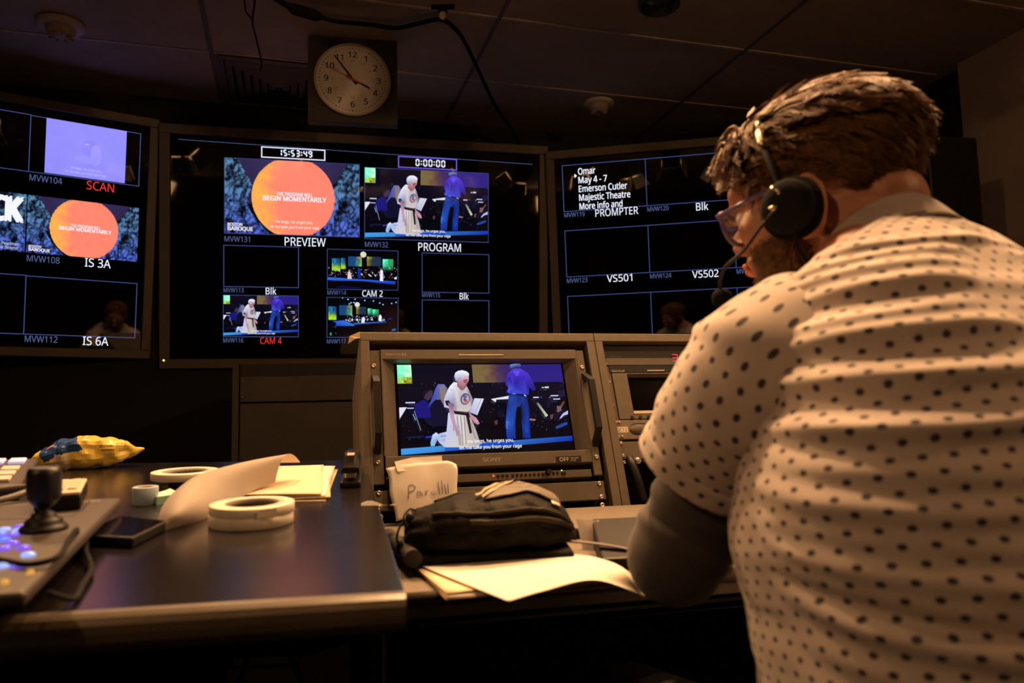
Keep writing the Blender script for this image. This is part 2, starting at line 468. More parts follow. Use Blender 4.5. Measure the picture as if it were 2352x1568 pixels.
    pg([(2110, 640), (2128, 655), (2050, 780), (2020, 765)], (120, 58, 34)); pg([(2025, 700), (2085, 700), (2080, 760), (2035, 770)], (120, 92, 90))
    pg([(2060, 842), (2100, 790), (2165, 755), (2165, 800), (2110, 815), (2075, 850)], (190, 190, 235)); pg([(1945, 800), (1985, 795), (1975, 850), (1945, 840)], (100, 62, 66))
    pg([(2005, 945), (2090, 905), (2150, 890), (2158, 918), (2070, 955), (2015, 968)], (38, 70, 150)); pg([(2040, 520), (2120, 500), (2140, 580), (2060, 600)], (30, 24, 56))
    pg([(1275, 860), (1310, 845), (1310, 900), (1280, 900)], (96, 56, 60)); pg([(1690, 840), (1770, 850), (1760, 868), (1700, 862)], (160, 110, 110))
    # conductor in blue shirt and jeans
    pg([(1450, 550), (1662, 575), (1692, 720), (1702, 1065), (1612, 1065), (1600, 880), (1560, 730), (1520, 880), (1526, 1068), (1420, 1065), (1408, 870), (1424, 700)], [(28, 60, 160), (22, 42, 120), (14, 30, 100), (18, 46, 150), (16, 38, 120), (22, 60, 160), (10, 18, 60), (24, 62, 170), (16, 40, 130), (20, 52, 160), (40, 80, 190), (24, 52, 140)])
    pg([(1470, 580), (1545, 590), (1530, 760), (1480, 960), (1440, 900), (1445, 700)], [(40, 76, 170), (30, 60, 150), (22, 44, 120), (36, 80, 180), (50, 96, 200), (30, 60, 150)])
    pg([(1600, 590), (1650, 600), (1675, 760), (1680, 1000), (1640, 1000), (1620, 800)], [(34, 62, 150), (24, 46, 130), (20, 40, 120), (26, 66, 170), (30, 72, 180), (18, 40, 110)])
    pg([(1545, 700), (1590, 705), (1600, 880), (1612, 1060), (1526, 1066), (1520, 880)], (6, 6, 14))
    pg([(1410, 870), (1440, 860), (1430, 960), (1412, 950)], (70, 110, 215))
    p.line(q(1470, 545), q(1660, 572), .0042, (10, 10, 24)); p.line(q(1485, 541), q(1528, 547), .003, (190, 190, 225)); p.line(q(1628, 562), q(1656, 575), .0035, (200, 200, 230))
    pg([(1490, 250), (1530, 232), (1585, 240), (1680, 300), (1732, 390), (1772, 488), (1742, 520), (1692, 470), (1686, 560), (1440, 540), (1420, 520), (1442, 470), (1403, 430), (1430, 310)],
       [(96, 70, 235), (92, 66, 230), (86, 60, 225), (72, 50, 205), (50, 36, 160), (40, 30, 140), (36, 28, 120), (40, 36, 140), (50, 56, 190), (60, 70, 215), (80, 84, 230), (56, 58, 190), (40, 30, 140), (66, 46, 195)])
    pg([(1470, 330), (1640, 330), (1665, 480), (1650, 545), (1480, 530), (1500, 430)], [(66, 46, 190), (60, 42, 180), (48, 44, 165), (58, 66, 205), (70, 80, 222), (44, 34, 150)])
    pg([(1435, 350), (1490, 330), (1520, 470), (1440, 530)], [(40, 28, 130), (76, 54, 210), (60, 60, 200), (86, 92, 236)])
    pg([(1500, 270), (1580, 268), (1560, 330), (1530, 330)], (100, 76, 240))
    pg([(1452, 228), (1466, 190), (1520, 180), (1586, 182), (1592, 215), (1570, 240), (1520, 236), (1490, 252)], [(50, 54, 120), (120, 140, 220), (110, 130, 215), (96, 110, 190), (50, 56, 120), (20, 18, 40), (16, 14, 34), (30, 24, 56)])
    # kneeling singer in a pale robe
    pg([(720, 968), (640, 985), (600, 1030), (640, 1092), (700, 1138), (830, 1140)], [(205, 208, 240), (180, 190, 232), (160, 176, 226), (186, 196, 232), (206, 206, 226), (214, 206, 200)])
    p.line(q(650, 1020), q(745, 1010), .004, (130, 150, 220)); p.line(q(660, 1062), q(740, 1055), .003, (150, 166, 225))
    pg([(545, 1122), (538, 1085), (560, 1000), (600, 972), (637, 1000), (612, 1060), (582, 1122)], [(150, 200, 240), (140, 190, 235), (190, 215, 245), (215, 225, 245), (196, 212, 240), (130, 170, 225), (150, 190, 235)])
    pg([(738, 755), (800, 760), (962, 790), (1002, 830), (1062, 970), (1108, 1110), (1090, 1142), (900, 1145), (700, 1140), (720, 960)], [(208, 214, 240), (216, 212, 214), (214, 202, 190), (196, 180, 172), (186, 172, 168), (176, 166, 172), (196, 186, 180), (216, 204, 190), (205, 205, 220), (196, 204, 238)])
    for x0, y0, x1, y1 in ((790, 790, 800, 960), (840, 790, 865, 1120), (880, 795, 905, 1130), (920, 800, 940, 1110), (870, 900, 880, 1130), (1000, 870, 1050, 1060)):
        p.line(q(x0, y0), q(x1, y1), .0022, (140, 132, 142))
    for x0, y0, x1, y1 in ((815, 790, 835, 1000), (862, 795, 885, 1000), (902, 800, 930, 1100)):
        p.line(q(x0, y0), q(x1, y1), .003, (232, 224, 214))
    pg([(800, 398), (845, 408), (862, 452), (902, 492), (952, 452), (985, 520), (1020, 608), (1005, 690), (985, 742), (930, 757), (830, 747), (735, 702), (690, 690), (690, 600), (730, 490), (760, 440)],
       [(236, 234, 248), (228, 224, 236), (205, 196, 200), (196, 186, 190), (206, 196, 202), (214, 204, 204), (190, 178, 184), (204, 192, 186), (206, 194, 186), (216, 204, 192), (190, 178, 170), (196, 192, 206), (186, 190, 226), (200, 204, 238), (236, 236, 252), (240, 240, 252)])
    pg([(940, 470), (985, 520), (1022, 608), (1000, 690), (975, 560)], (158, 146, 158))
    pg([(735, 490), (785, 480), (850, 520), (860, 660), (820, 745), (790, 640), (765, 560)], [(170, 164, 186), (206, 202, 216), (222, 216, 222), (210, 200, 194), (150, 138, 140), (150, 144, 160), (168, 164, 184)])
    pg([(700, 560), (745, 486), (800, 505), (820, 600), (800, 702), (770, 640), (710, 645)], [(196, 206, 246), (226, 228, 248), (206, 204, 224), (170, 166, 190), (150, 146, 168), (150, 152, 186), (160, 170, 220)])
    pg([(698, 618), (742, 612), (772, 650), (768, 695), (715, 668)], (34, 28, 52))
    p.el(*q(932, 600), .028, .066, (70, 84, 140), 16, .1); p.el(*q(935, 602), .021, .05, (206, 170, 172), 16, .1); p.el(*q(930, 575), .012, .02, (90, 100, 150), 10); p.el(*q(938, 622), .012, .02, (196, 90, 90), 10); p.el(*q(925, 606), .008, .012, (60, 70, 130), 8)
    pg([(736, 640), (802, 652), (806, 800), (832, 905), (862, 960), (866, 1025), (850, 1000), (836, 1028), (828, 990), (798, 915), (758, 800)], [(150, 110, 140), (120, 84, 104), (196, 150, 166), (200, 152, 168), (190, 140, 160), (170, 120, 140), (180, 130, 150), (150, 110, 140), (190, 142, 164), (206, 164, 186), (190, 160, 200)])
    pg([(798, 732), (962, 752), (988, 780), (972, 796), (812, 772)], (30, 20, 28)); p.line(q(820, 742), q(960, 762), .002, (96, 76, 80))
    pg([(940, 792), (976, 792), (1012, 990), (985, 1000)], (36, 26, 36))
    pg([(968, 738), (1002, 780), (1062, 822), (1100, 888), (1078, 900), (1040, 880), (990, 812)], [(170, 120, 140), (196, 140, 150), (220, 160, 176), (196, 140, 170), (170, 120, 150), (190, 136, 156), (200, 150, 160)])
    p.line(q(1045, 850), q(1085, 858), .003, (226, 170, 190))
    pg([(842, 392), (905, 448), (925, 492), (885, 500), (838, 448)], (150, 100, 112))
    pg([(850, 380), (905, 346), (972, 322), (974, 352), (968, 398), (950, 422), (945, 452), (900, 482), (868, 462), (845, 402)], [(190, 140, 150), (226, 176, 180), (236, 190, 196), (224, 168, 172), (232, 170, 170), (196, 128, 136), (190, 120, 126), (150, 96, 108), (140, 90, 104), (186, 130, 142)])
    pg([(905, 380), (945, 372), (968, 398), (945, 420), (915, 412)], (150, 92, 108)); p.line(q(925, 378), q(962, 372), .002, (60, 40, 60)); p.line(q(920, 438), q(948, 434), .002, (120, 50, 60))
    pg([(805, 332), (815, 290), (850, 266), (900, 259), (950, 275), (978, 305), (972, 328), (932, 333), (905, 350), (885, 368), (858, 372), (846, 398), (822, 388)], [(196, 204, 232), (226, 232, 250), (244, 246, 255), (248, 250, 255), (240, 242, 252), (226, 230, 246), (210, 214, 234), (206, 208, 230), (196, 200, 226), (176, 180, 210), (150, 152, 190), (140, 142, 180), (150, 156, 200)])
    p.txt('He begs, he urges you,', .375, .895, .034, .643, (245, 248, 255), .012)
    p.txt('let me take you from your rage', .325, .96, .034, .686, (245, 248, 255), .012)
    return p

def stage(w, h, kind):
    p = Pic(w, h); rnd = random.Random(kind)
    def q(x, y):
        if kind == 2:
            t = (x-80)/1055; return (t, (y-(70+35*t))/(605-10*t))
        t = (x-78)/1057; return (t, (y-(800+20*t))/(602-10*t))
    def pg(pts, c): p.poly([q(*a) for a in pts], c)
    p.poly([(0, 0), (1, 0), (1, 1), (0, 1)], (4, 4, 10))
    def panel(x0, y0, x1, y1, fn, n=10):
        a, b_ = q(x0, y0), q(x1, y1)
        p.rast(n, n, lambda u, v: fn((u-a[0])/(b_[0]-a[0]), (v-a[1])/(b_[1]-a[1])), a[0], b_[0], a[1], b_[1])
    gy = lambda u, v: mix(mix((40, 130, 170), (20, 60, 110), u+fbm(u, v, 4)*.6), (176, 226, 40), v*2.2-.8+fbm(u, v, 3, 2)*.6)
    bl = lambda u, v: mix((24, 72, 120), mix((190, 150, 60), (110, 220, 140), v), (u-.55)*2.4+fbm(u, v, 4, 5)*.5)
    br = lambda u, v: mix(mix((190, 180, 60), (150, 110, 30), v), (34, 52, 72), u*2.6+fbm(u, v, 4, 6)*.5)
    gr = lambda u, v: mix(mix((110, 255, 230), (40, 170, 90), u*1.4+fbm(u, v, 4, 8)), (20, 60, 30), v*1.3-.5)
    if kind == 2:
        panel(146, 208, 268, 398, gy); panel(278, 205, 345, 372, gy); panel(386, 180, 588, 335, bl, 12); panel(668, 186, 880, 335, br, 12); panel(905, 225, 1065, 400, gr, 12)
        p.el(*q(612, 154), .042, .075, (222, 222, 200), 24)
        for i in range(150):
            p.el(*q(rnd.uniform(95, 1130), rnd.uniform(350, 520)), rnd.uniform(.003, .009), rnd.uniform(.006, .02), rnd.choice([(190, 160, 170), (24, 30, 70), (110, 90, 110), (220, 210, 220), (10, 10, 26), (50, 70, 150), (8, 8, 16), (130, 80, 70)]), 7)
        pg([(82, 498), (1100, 570), (1092, 615), (82, 540)], [(50, 110, 240), (36, 84, 220), (20, 50, 170), (40, 96, 230)]); pg([(80, 545), (600, 560), (1100, 620), (1130, 690), (80, 670)], (4, 4, 10))
        pg([(300, 630), (560, 660), (580, 678), (200, 660)], (14, 12, 70))
        pg([(376, 525), (380, 430), (400, 400), (425, 440), (440, 525)], (236, 206, 196)); p.el(*q(403, 395), .009, .02, (190, 150, 130), 8); pg([(862, 560), (866, 400), (882, 380), (908, 405), (912, 565)], (240, 236, 246)); p.el(*q(882, 385), .01, .02, (140, 100, 80), 8)
        pg([(525, 510), (530, 385), (572, 385), (565, 515)], (18, 44, 150)); p.el(*q(550, 378), .012, .02, (30, 70, 180), 8); p.el(*q(1100, 522), .02, .026, (230, 240, 255), 10)
        for x, y in ((590, 458), (700, 468), (790, 475), (720, 480)): p.el(*q(x, y), .008, .03, (226, 226, 236), 8, -.4)
    else:
        panel(98, 935, 212, 1140, gy); panel(255, 918, 445, 1070, bl, 12); panel(508, 945, 655, 1060, br); panel(680, 970, 745, 1075, gr); panel(752, 985, 842, 1085, gr)
        p.el(*q(522, 910), .036, .06, (222, 226, 214), 24)
        for x, y in ((305, 805), (490, 828), (635, 848), (765, 856), (1040, 896), (1107, 880), (860, 888), (475, 880), (405, 900), (430, 882), (910, 912), (385, 830)): p.el(*q(x, y), .011, .017, (150, 200, 255), 8)
        for i in range(120):
            p.el(*q(rnd.uniform(330, 940), rnd.uniform(1075, 1180)), rnd.uniform(.003, .009), rnd.uniform(.008, .024), rnd.choice([(190, 190, 210), (24, 30, 70), (100, 110, 150), (230, 236, 250), (10, 10, 26), (40, 70, 150), (8, 8, 16)]), 7)
        pg([(150, 1160), (320, 1150), (480, 1215), (480, 1235), (200, 1235), (215, 1190)], [(30, 60, 200), (60, 110, 240), (70, 140, 225), (50, 110, 190), (20, 60, 150), (40, 90, 220)]); pg([(455, 1195), (960, 1168), (960, 1190), (500, 1212)], [(70, 130, 225), (40, 70, 170), (20, 40, 120), (40, 90, 190)])
        pg([(845, 1165), (848, 1085), (865, 1062), (888, 1090), (888, 1165)], (244, 244, 250)); pg([(580, 1185), (590, 1120), (618, 1095), (640, 1130), (625, 1195)], (226, 236, 246)); p.el(*q(520, 1142), .014, .03, (240, 244, 255), 8); p.el(*q(447, 1142), .012, .03, (230, 236, 250), 8)
        pg([(980, 1125), (1045, 1122), (1040, 1140), (985, 1142)], (24, 30, 150)); pg([(1040, 1290), (1105, 1280), (1100, 1310), (1045, 1318)], (20, 100, 170)); p.el(*q(130, 1355), .012, .04, (40, 180, 90), 8); p.el(*q(205, 1345), .01, .016, (60, 80, 80), 8); p.el(*q(195, 1250), .02, .02, (30, 50, 90), 8)
    return p

# ---------------------------------------------------------------- wall monitors
def child(o, parent, loc=(0, 0, 0)):
    o.parent = parent; o.location = loc; return o
class TV:
    def __init__(s, label, M, uL, uR, vB, vT, bw):
        s.t = thing('wall_monitor', label, 'monitor', M, 'wall monitors above the console')
        b = MB()
        b.box(uL, uR, vT-bw, vT, -.10, .022); b.box(uL, uR, vB, vB+bw, -.10, .022)
        b.box(uL, uL+bw, vB+bw, vT-bw, -.10, .022); b.box(uR-bw, uR, vB+bw, vT-bw, -.10, .022)
        b.build('bezel', M_bezel, s.t, bevel=.004)
        b = MB(); b.box(uL+.004, uR-.004, vB+.004, vT-.004, -.16, -.06); b.build('back_housing', M_blackm, s.t)
        b = MB(); b.box(uL+bw-.001, uR-bw+.001, vB+bw-.001, vT-bw+.001, -.06, 0)
        s.scr = b.build('screen', M_glass, s.t)
    def rect(s, x0, y0, x1, y1, wd=.0036, right=True):
        h = wd/2; z = .0007; b = MB()
        for a in ((x0-h, x1+h, y0-h, y0+h), (x0-h, x1+h, y1-h, y1+h), (x0-h, x0+h, y1, y0), (x1-h, x1+h, y1, y0)):
            b.quad((a[0], a[2], z), (a[1], a[2], z), (a[1], a[3], z), (a[0], a[3], z))
        b.build('cell_outline', M_line, s.scr)
    def seg(s, x0, y0, x1, y1, wd=.0042):
        b = MB(); b.quad(*[(q[0], q[1], .0007) for q in ((x0, y0-wd/2), (x1, y1-wd/2), (x1, y1+wd/2), (x0, y0+wd/2))]); b.build('thin_line', M_mvw, s.scr)
    def cap(s, t, x0, y, h, x1=None, m=None, bold=0, z=.0034):
        b = MB(); b.text(t, x0, y-h/2, h, x1, z, bold=bold); return b.build('caption', m or M_white, s.scr)
    def mvw(s, n, x0, y, h=.026, w_=.115): s.cap('MVW%d' % n, x0, y, h, x0+w_, M_mvw)
    def pic(s, p, x, y):
        o = p.build('video_window', M_pic, s.scr); o.location = (x, y, .0006); return o
    def done(s): pass

def timecode(tv, t, x0, x1, y0, y1, d0, d1, bm):
    b = MB(); wd = .006
    for a in ((x0, x1, y0-wd, y0), (x0, x1, y1, y1+wd), (x0, x0+wd, y0, y1), (x1-wd, x1, y0, y1)): b.box(a[0], a[1], a[2], a[3], .0028, .0031)
    o = b.build('timecode_box', bm, tv.scr)
    b = MB(); seven(b, t, d0, y0+.008, (y1-y0)*.74, d1, .0029, .0062); b.build('timecode_digits', M_white, tv.scr)

# left
L = TV('left wall monitor angled inward, showing a violet SCAN window and an IS 3A slide', frame((-2.283, 3.525, 2.415), 33.456, 6), -1.51, .562, -1.156, .084, .044)
L.rect(-.475, .002, 0, -.271); L.rect(0, -.001, .478, -.271)
L.rect(-.475, -.769, .008, -1.05); L.rect(.008, -.771, .489, -1.05)
p = Pic(.349, .2655)
p.rast(24, 18, lambda u, v: mix((150, 145, 255), (140, 134, 240), fbm(u, v, 5)*.4+v*.25))
for u, v, a, c, cc in ((.54, .44, .12, .16, (141, 136, 250)), (.62, .55, .07, .2, (158, 153, 255)), (.5, .66, .14, .07, (156, 151, 255)), (.5, .37, .03, .012, (180, 176, 255))): p.el(u, v, a, c, cc, 16)
p.txt('He begs, he urges you,', .315, .86, .04, .70, (205, 203, 255)); p.txt('let me take you from your rage', .25, .935, .04, .76, (205, 203, 255))
L.pic(p, .0645, 0)
p = Pic(.36, .277)
p.rast(66, 48, lambda u, v: mix(rock(u*.75, v, 21), (16, 14, 34), (1 if (v < .55-abs(u-1)*1.1 and u < .78 and v < .3) else 0)))
p.txt('ROCK', .12, .48, .40, .975, (244, 246, 255), .06)
p.txt('Martin Pearlman', .60, .90, .05, .93, (220, 225, 245)); p.txt('Music Director', .66, .97, .05, .93, (220, 225, 245))
L.pic(p, -.3625, -.381)
L.pic(slide(.4815, .277, 96, sub=False), .0025, -.382)
L.mvw(104, .005, -.298, .03, .135); L.mvw(108, .008, -.686, .03, .135); L.mvw(112, .0135, -1.072, .03, .135)
L.cap('SCAN', .245, -.299, .042, .366, M_red); L.cap('IS 3A', .251, -.683, .042, .365); L.cap('IS 6A', .256, -1.073, .042, .369)
L.done()

# centre
C = TV('centre wall monitor showing the PREVIEW moon slide and the PROGRAM stage picture', frame((-1.498, 3.902, 2.319), 13.126, 6), -.314, 1.770, -1.112, .158, .05)
C.seg(-.224, .083, 1.682, .053, .002)
timecode(C, '15:53:49', .1874, .5198, .016, .064, .2709, .4549, M_tcw)
timecode(C, '0:00:00', .9112, 1.2417, .0, .0535, 1.005, 1.178, M_tcb)
C.rect(.003, .0, .7006, -.398); C.pic(slide(.697, .396, 120), .0035, 0)
C.rect(.7297, -.0135, 1.4221, -.405); C.pic(opera(.69, .385), .731, -.0145)
C.rect(-.001, -.462, .3795, -.680); C.rect(.5305, -.468, .9116, -.685); C.rect(1.0456, -.475, 1.4254, -.694)
C.rect(-.0028, -.7255, .3792, -.945); C.rect(.529, -.730, .9118, -.9475); C.rect(1.0458, -.737, 1.4262, -.955)
C.pic(stage(.379, .215, 2), .5315, -.469); C.pic(opera(.380, .2125), -.0018, -.7265); C.pic(stage(.381, .215, 7), .530, -.731)
C.mvw(131, .003, -.428, .028, .128); C.mvw(132, .7317, -.436, .028, .125)
for n, x, y in ((113, -.001, -.699), (114, .5306, -.704), (115, 1.0457, -.71), (116, -.0028, -.964), (117, .529, -.969), (118, 1.046, -.976)): C.mvw(n, x, y, .023, .1)
C.cap('PREVIEW', .308, -.433, .045, .522); C.cap('PROGRAM', 1.024, -.441, .045, 1.264)
C.cap('Blk', .211, -.701, .036, .265); C.cap('CAM 2', .717, -.706, .034, .828); C.cap('Blk', 1.2575, -.714, .036, 1.309); C.cap('CAM 4', .1826, -.9655, .034, .2926, M_red)
b = MB(); b.lathe([(0, .003), (.004, .002), (.005, 0)], 12); o = b.build('status_light', mat('led_yellow', (.1, .1, .02), emit=(.75, .85, .15), es=2.5), C.t); o.location = (-.291, -1.068, .022)
C.done()

# right
D_ = TV('right wall monitor showing the PROMPTER text, partly behind the seated man', frame((.314, 4.259, 2.353), -10.521, 6), -.094, 1.972, -1.16, .085, .047)
for r, (y0, y1) in enumerate(((0, -.264), (-.3745, -.640), (-.7515, -1.016))):
    for k in range(4): D_.rect(k*.4705-.003, y0, (k+1)*.4705-.003, y1)
for r, (n, y) in enumerate(((119, -.285), (123, -.662), (127, -1.04))):
    for k in range(4): D_.mvw(n+k, k*.4705-.002, y, .025, .117)
b = MB()
for t, y, x1 in (('Omar', -.0425, .186), ('May 4 - 7', -.0925, .250), ('Emerson Cutler', -.1425, .362), ('Majestic Theatre', -.1925, .377), ('More info and', -.2425, .331)):
    b.text(t, .087, y-.016, .036, x1, .0012, bold=.012)
b.add([(.066, -.052, .0012), (.066, -.076, .0012), (.079, -.064, .0012)], [(0, 1, 2)])
b.build('prompter_text', M_white, D_.scr)
D_.cap('PROMPTER', .176, -.2855, .042, .417); D_.cap('Blk', .7356, -.29, .042, .8016); D_.cap('VS501', .226, -.662, .04, .3685); D_.cap('VS502', .700, -.665, .04, .842)
D_.done()

# ---------------------------------------------------------------- clock
t = thing('wall_clock', 'round white analogue clock on a square black board hung below the ceiling', 'clock', frame((-.8941, 3.3011, 2.6659), 11.33, 0))
b = MB(); b.box(0, .40, -.40, 0, -.05, 0); b.build('backing_board', mat('board_black', (.035, .03, .032), .7, var=.15, bump=.1), t, bevel=.002)
FC = Matrix.Translation((.198, -.2005, 0))
b = MB(); b.lathe([(.168, 0), (.172, .006), (.171, .018), (.164, .022), (.162, .014)], 64, FC); b.build('rim', mat('clock_rim', (.5, .47, .44), .5, bump=.05), t)
b = MB(); b.lathe([(.163, .013), (0, .013)], 64, FC, False); face = b.build('dial', M_clockw, t)
b = MB()
for i in range(60):
    a = 2*math.pi*i/60; r0 = .1475; s_, c = math.sin(a), math.cos(a)
    w_, l = (.0022, .003) if i % 5 else (.0034, .0036)
    cx, cy = .198+s_*r0, -.2005+c*r0
    b.add([(cx+c*w_*u-0+s_*l*v_, cy-s_*w_*u+c*l*v_, .0136) for u, v_ in ((-.7, -1), (.7, -1), (.7, 1), (-.7, 1))], [(0, 1, 2, 3)])
b.build('minute_ticks', M_ink, face)
for i in range(1, 13):
    a = 2*math.pi*i/12; r = .117; b = MB()
    b.text(str(i), .198+math.sin(a)*r, -.2005+math.cos(a)*r-.0135, .027, z=.0136, align='C', bold=.015); b.build('numeral', M_ink, face)
for i in range(13, 25):
    a = 2*math.pi*i/12; r = .088
    b = MB(); b.text(str(i), .198+math.sin(a)*r, -.2005+math.cos(a)*r-.006, .012, z=.0136, align='C'); b.build('small_numeral', M_clockr, face)
def hand(name, m, ang, l, tail, w0, w1, z):
    b = MB(); a = R(ang); s_, c = math.sin(a), math.cos(a)
    pts = [(-w0, -tail), (w0, -tail), (w1, l), (-w1, l)]
    b.prism([(.198+c*x+s_*y, -.2005-s_*x+c*y) for x, y in pts], z, z+.0012); b.build(name, m, t)
hand('hour_hand', M_ink, 116.5, .085, .03, .0065, .004, .0148)
hand('minute_hand', M_ink, -37, .135, .03, .0055, .0028, .0166)
hand('second_hand', M_clockr, 295, .135, .0, .0012, .0012, .0184)
b = MB(); a = R(295); s_, c = math.sin(a), math.cos(a)
b.prism([(.198+c*x+s_*y, -.2005-s_*x+c*y) for x, y in ((-.004, -.045), (.004, -.045), (.004, .035), (-.004, .035))], .0186, .0194); b.lathe([(.006, .0186), (.005, .021), (0, .0215)], 16, FC); b.build('second_counterweight', M_clockr, t)

# ---------------------------------------------------------------- ceiling things
def detector(x, y, r, label):
    t = thing('smoke_detector', label, 'smoke detector', xf((x, y, 2.668)), 'smoke detectors')
    b = MB(); b.lathe([(r, 0), (r, -.012), (r*.9, -.02), (0, -.02)], 32); b.build('base_plate', M_grid, t)
    b = MB(); b.lathe([(r*.62, -.02), (r*.6, -.04), (r*.5, -.052), (r*.3, -.058), (0, -.058)], 32)
    for i in range(8):
        a = i*math.pi/4; b.box(r*.28, r*.52, -.004, .004, -.064, -.05, Matrix.Rotation(a, 4, 'Z'))
    b.build('sensor_head', M_ceil, t)
detector(-1.934, 3.162, .095, 'round smoke detector on the dark ceiling at the far left')
detector(.517, 4.127, .085, 'round smoke detector on the ceiling above the right wall monitor')
t = thing('downlight', 'unlit black cylindrical ceiling downlight at the top edge right of the clock', 'ceiling light', xf((.655, 3.07, 2.668)))
b = MB(); b.lathe([(.088, 0), (.088, -.03), (.082, -.036), (.074, -.034), (.07, -.005), (0, -.003)], 40); b.build('trim_ring', M_lampoff, t)
b = MB(); b.lathe([(.066, -.006), (.05, -.012), (0, -.014)], 32); b.build('lens', mat('dull_lens', (.05, .045, .04), .3, spec=.6, var=.1), t)
# square supply vent
t = thing('air_vent', 'square louvred air vent in the ceiling left of the clock', 'vent', ROOM @ xf((-.05, 3.99, 2.666)))
b = MB()
def ring(b, h0, h1, z0, z1):
    a = [(-h0, -h0), (h0, -h0), (h0, h0), (-h0, h0)]; c = [(-h1, -h1), (h1, -h1), (h1, h1), (-h1, h1)]
    for i in range(4):
        k = (i+1) % 4
        b.quad((*a[i], z0), (*a[k], z0), (*c[k], z1), (*c[i], z1))
ring(b, .285, .262, -.004, -.012); ring(b, .262, .256, -.012, -.002); b.build('vent_frame', M_gridd, t)
for i in range(6):
    b = MB(); h = .25-i*.04; ring(b, h, h-.03, -.004, -.020); b.build('louvre', M_gridd, t, solid=.0015)
b = MB(); b.box(-.262, .262, -.262, .262, -.0015, 0); b.build('duct_plate', M_blackm, t)
# cable along the ceiling
t = thing('power_cable', 'thick black cable with an inline connector clipped along the ceiling', 'cable', xf((0, 0, 0)))
b = MB(); pts = catmull([(-.80, 3.08, 2.635), (-.72, 3.105, 2.622), (-.58, 3.129, 2.617), (-.47, 3.14, 2.605), (-.36, 3.12, 2.615), (-.275, 3.105, 2.62), (-.225, 3.16, 2.615), (-.185, 3.28, 2.612), (-.13, 3.60, 2.612), (-.057, 4.03, 2.612), (.03, 4.28, 2.58), (.10, 4.38, 2.45)], 8)
b.tube(pts, .0095, 8); b.build('lead', M_blackm, t)
b = MB(); b.tube([(-.965, 2.93, 2.655), (-.90, 3.005, 2.64), (-.88, 3.03, 2.638), (-.80, 3.08, 2.635), (-.78, 3.086, 2.633)], [.012, .012, .024, .024, .014], 10); b.build('connector', M_blackm, t)
b = MB(); b.tube([(-1.04, 2.70, 2.665), (-1.0, 2.86, 2.66), (-.965, 2.93, 2.655)], .011, 8); b.build('lead', M_blackm, t)
t = thing('cable_clip', 'pale cable clip with a black bracket under the ceiling right of the clock', 'clip', xf((-.262, 3.085, 2.668)))
b = MB(); b.box(-.05, .05, -.012, .012, -.008, 0); b.box(-.018, .018, -.010, .010, -.026, -.008); b.build('bracket', M_blackm, t, bevel=.002)
b = MB(); b.ell((0, .0, -.042), (.017, .014, .018)); b.cyl((0, 0, -.02), (0, 0, -.036), .008); b.build('clip_head', mat('pale_clip', (.65, .5, .36), .5, var=.1), t)
b = MB(); b.tube(catmull([(-1.01, 2.84, 2.664), (-1.007, 2.92, 2.63), (-1.06, 3.05, 2.60), (-1.10, 3.22, 2.61), (-1.13, 3.38, 2.58), (-1.15, 3.42, 2.567)], 6), .0045, 6)
tag(b.build('hanging_wire', M_blackm), 'thin black wire dangling from the ceiling just left of the clock', 'wire')
b = MB(); b.tube(catmull([(-1.06, 2.84, 2.664), (-1.05, 2.92, 2.62), (-1.06, 2.97, 2.60), (-1.045, 3.01, 2.585)], 6), .0035, 6)
tag(b.build('wire_end', M_blackm), 'short loose black wire end at the top edge above the vent', 'wire')

# ---------------------------------------------------------------- stage-type lamps that light the room
M_bulb = mat('lamp_glass', (.9, .8, .6), .3, emit=WARM, es=400)
M_door = mat('barn_door', (.62, .55, .48), .55, var=.1)
for i, (x, y, z, ax, ay, az, wt, beam) in enumerate(LAMPS):
    d = (V((ax, ay, az))-V((x, y, z))).normalized()
    q = d.to_track_quat('-Z', 'Y').to_matrix().to_4x4(); q.translation = (x, y, z)
    side = ('far left', 'left', 'middle', 'right', 'far right')[i] if i < 5 else None
    t = thing('spotlight', ('%s of the five lit barn-door spotlights hanging from the ceiling above the console' % side) if side else 'lit spotlight high %s' % ('on the right side of the room', 'in the left rear of the room', 'straight above the seated man', 'above the right shoulder of the seated man')[i-5], 'spotlight', q, 'ceiling spotlights')
    b = MB(); b.box(-.075, .075, -.075, .075, .0, .16); b.build('housing', M_lampoff, t, bevel=.008)
    b = MB(); b.lathe([(.058, -.002), (.03, -.004), (0, -.005)], 24); b.build('lens', M_bulb, t)
    for k in range(4):
        b = MB(); Mr = Matrix.Rotation(k*math.pi/2, 4, 'Z') @ Matrix.Translation((0, .08, -.0)) @ Matrix.Rotation(R(22), 4, 'X')
        b.add([(-.07, 0, 0), (.07, 0, 0), (.095, 0, -.12), (-.095, 0, -.12)], [(0, 1, 2, 3)], M=Mr); b.build('barn_door', M_door, t, solid=.002)
    b = MB(); inv = q.inverted()
    b.cyl(inv @ V((x, y, z+.06)), inv @ V((x, y, 2.67)), .012); b.build('hanger', M_lampoff, t)
    l = bpy.data.lights.new('spot', 'SPOT'); l.energy = wt; l.color = WARM; l.spot_size = R(beam); l.spot_blend = .55; l.shadow_soft_size = .035
    lo = bpy.data.objects.new('lamp', l); COL.objects.link(lo); lo.parent = t; lo.location = (0, 0, -.03)

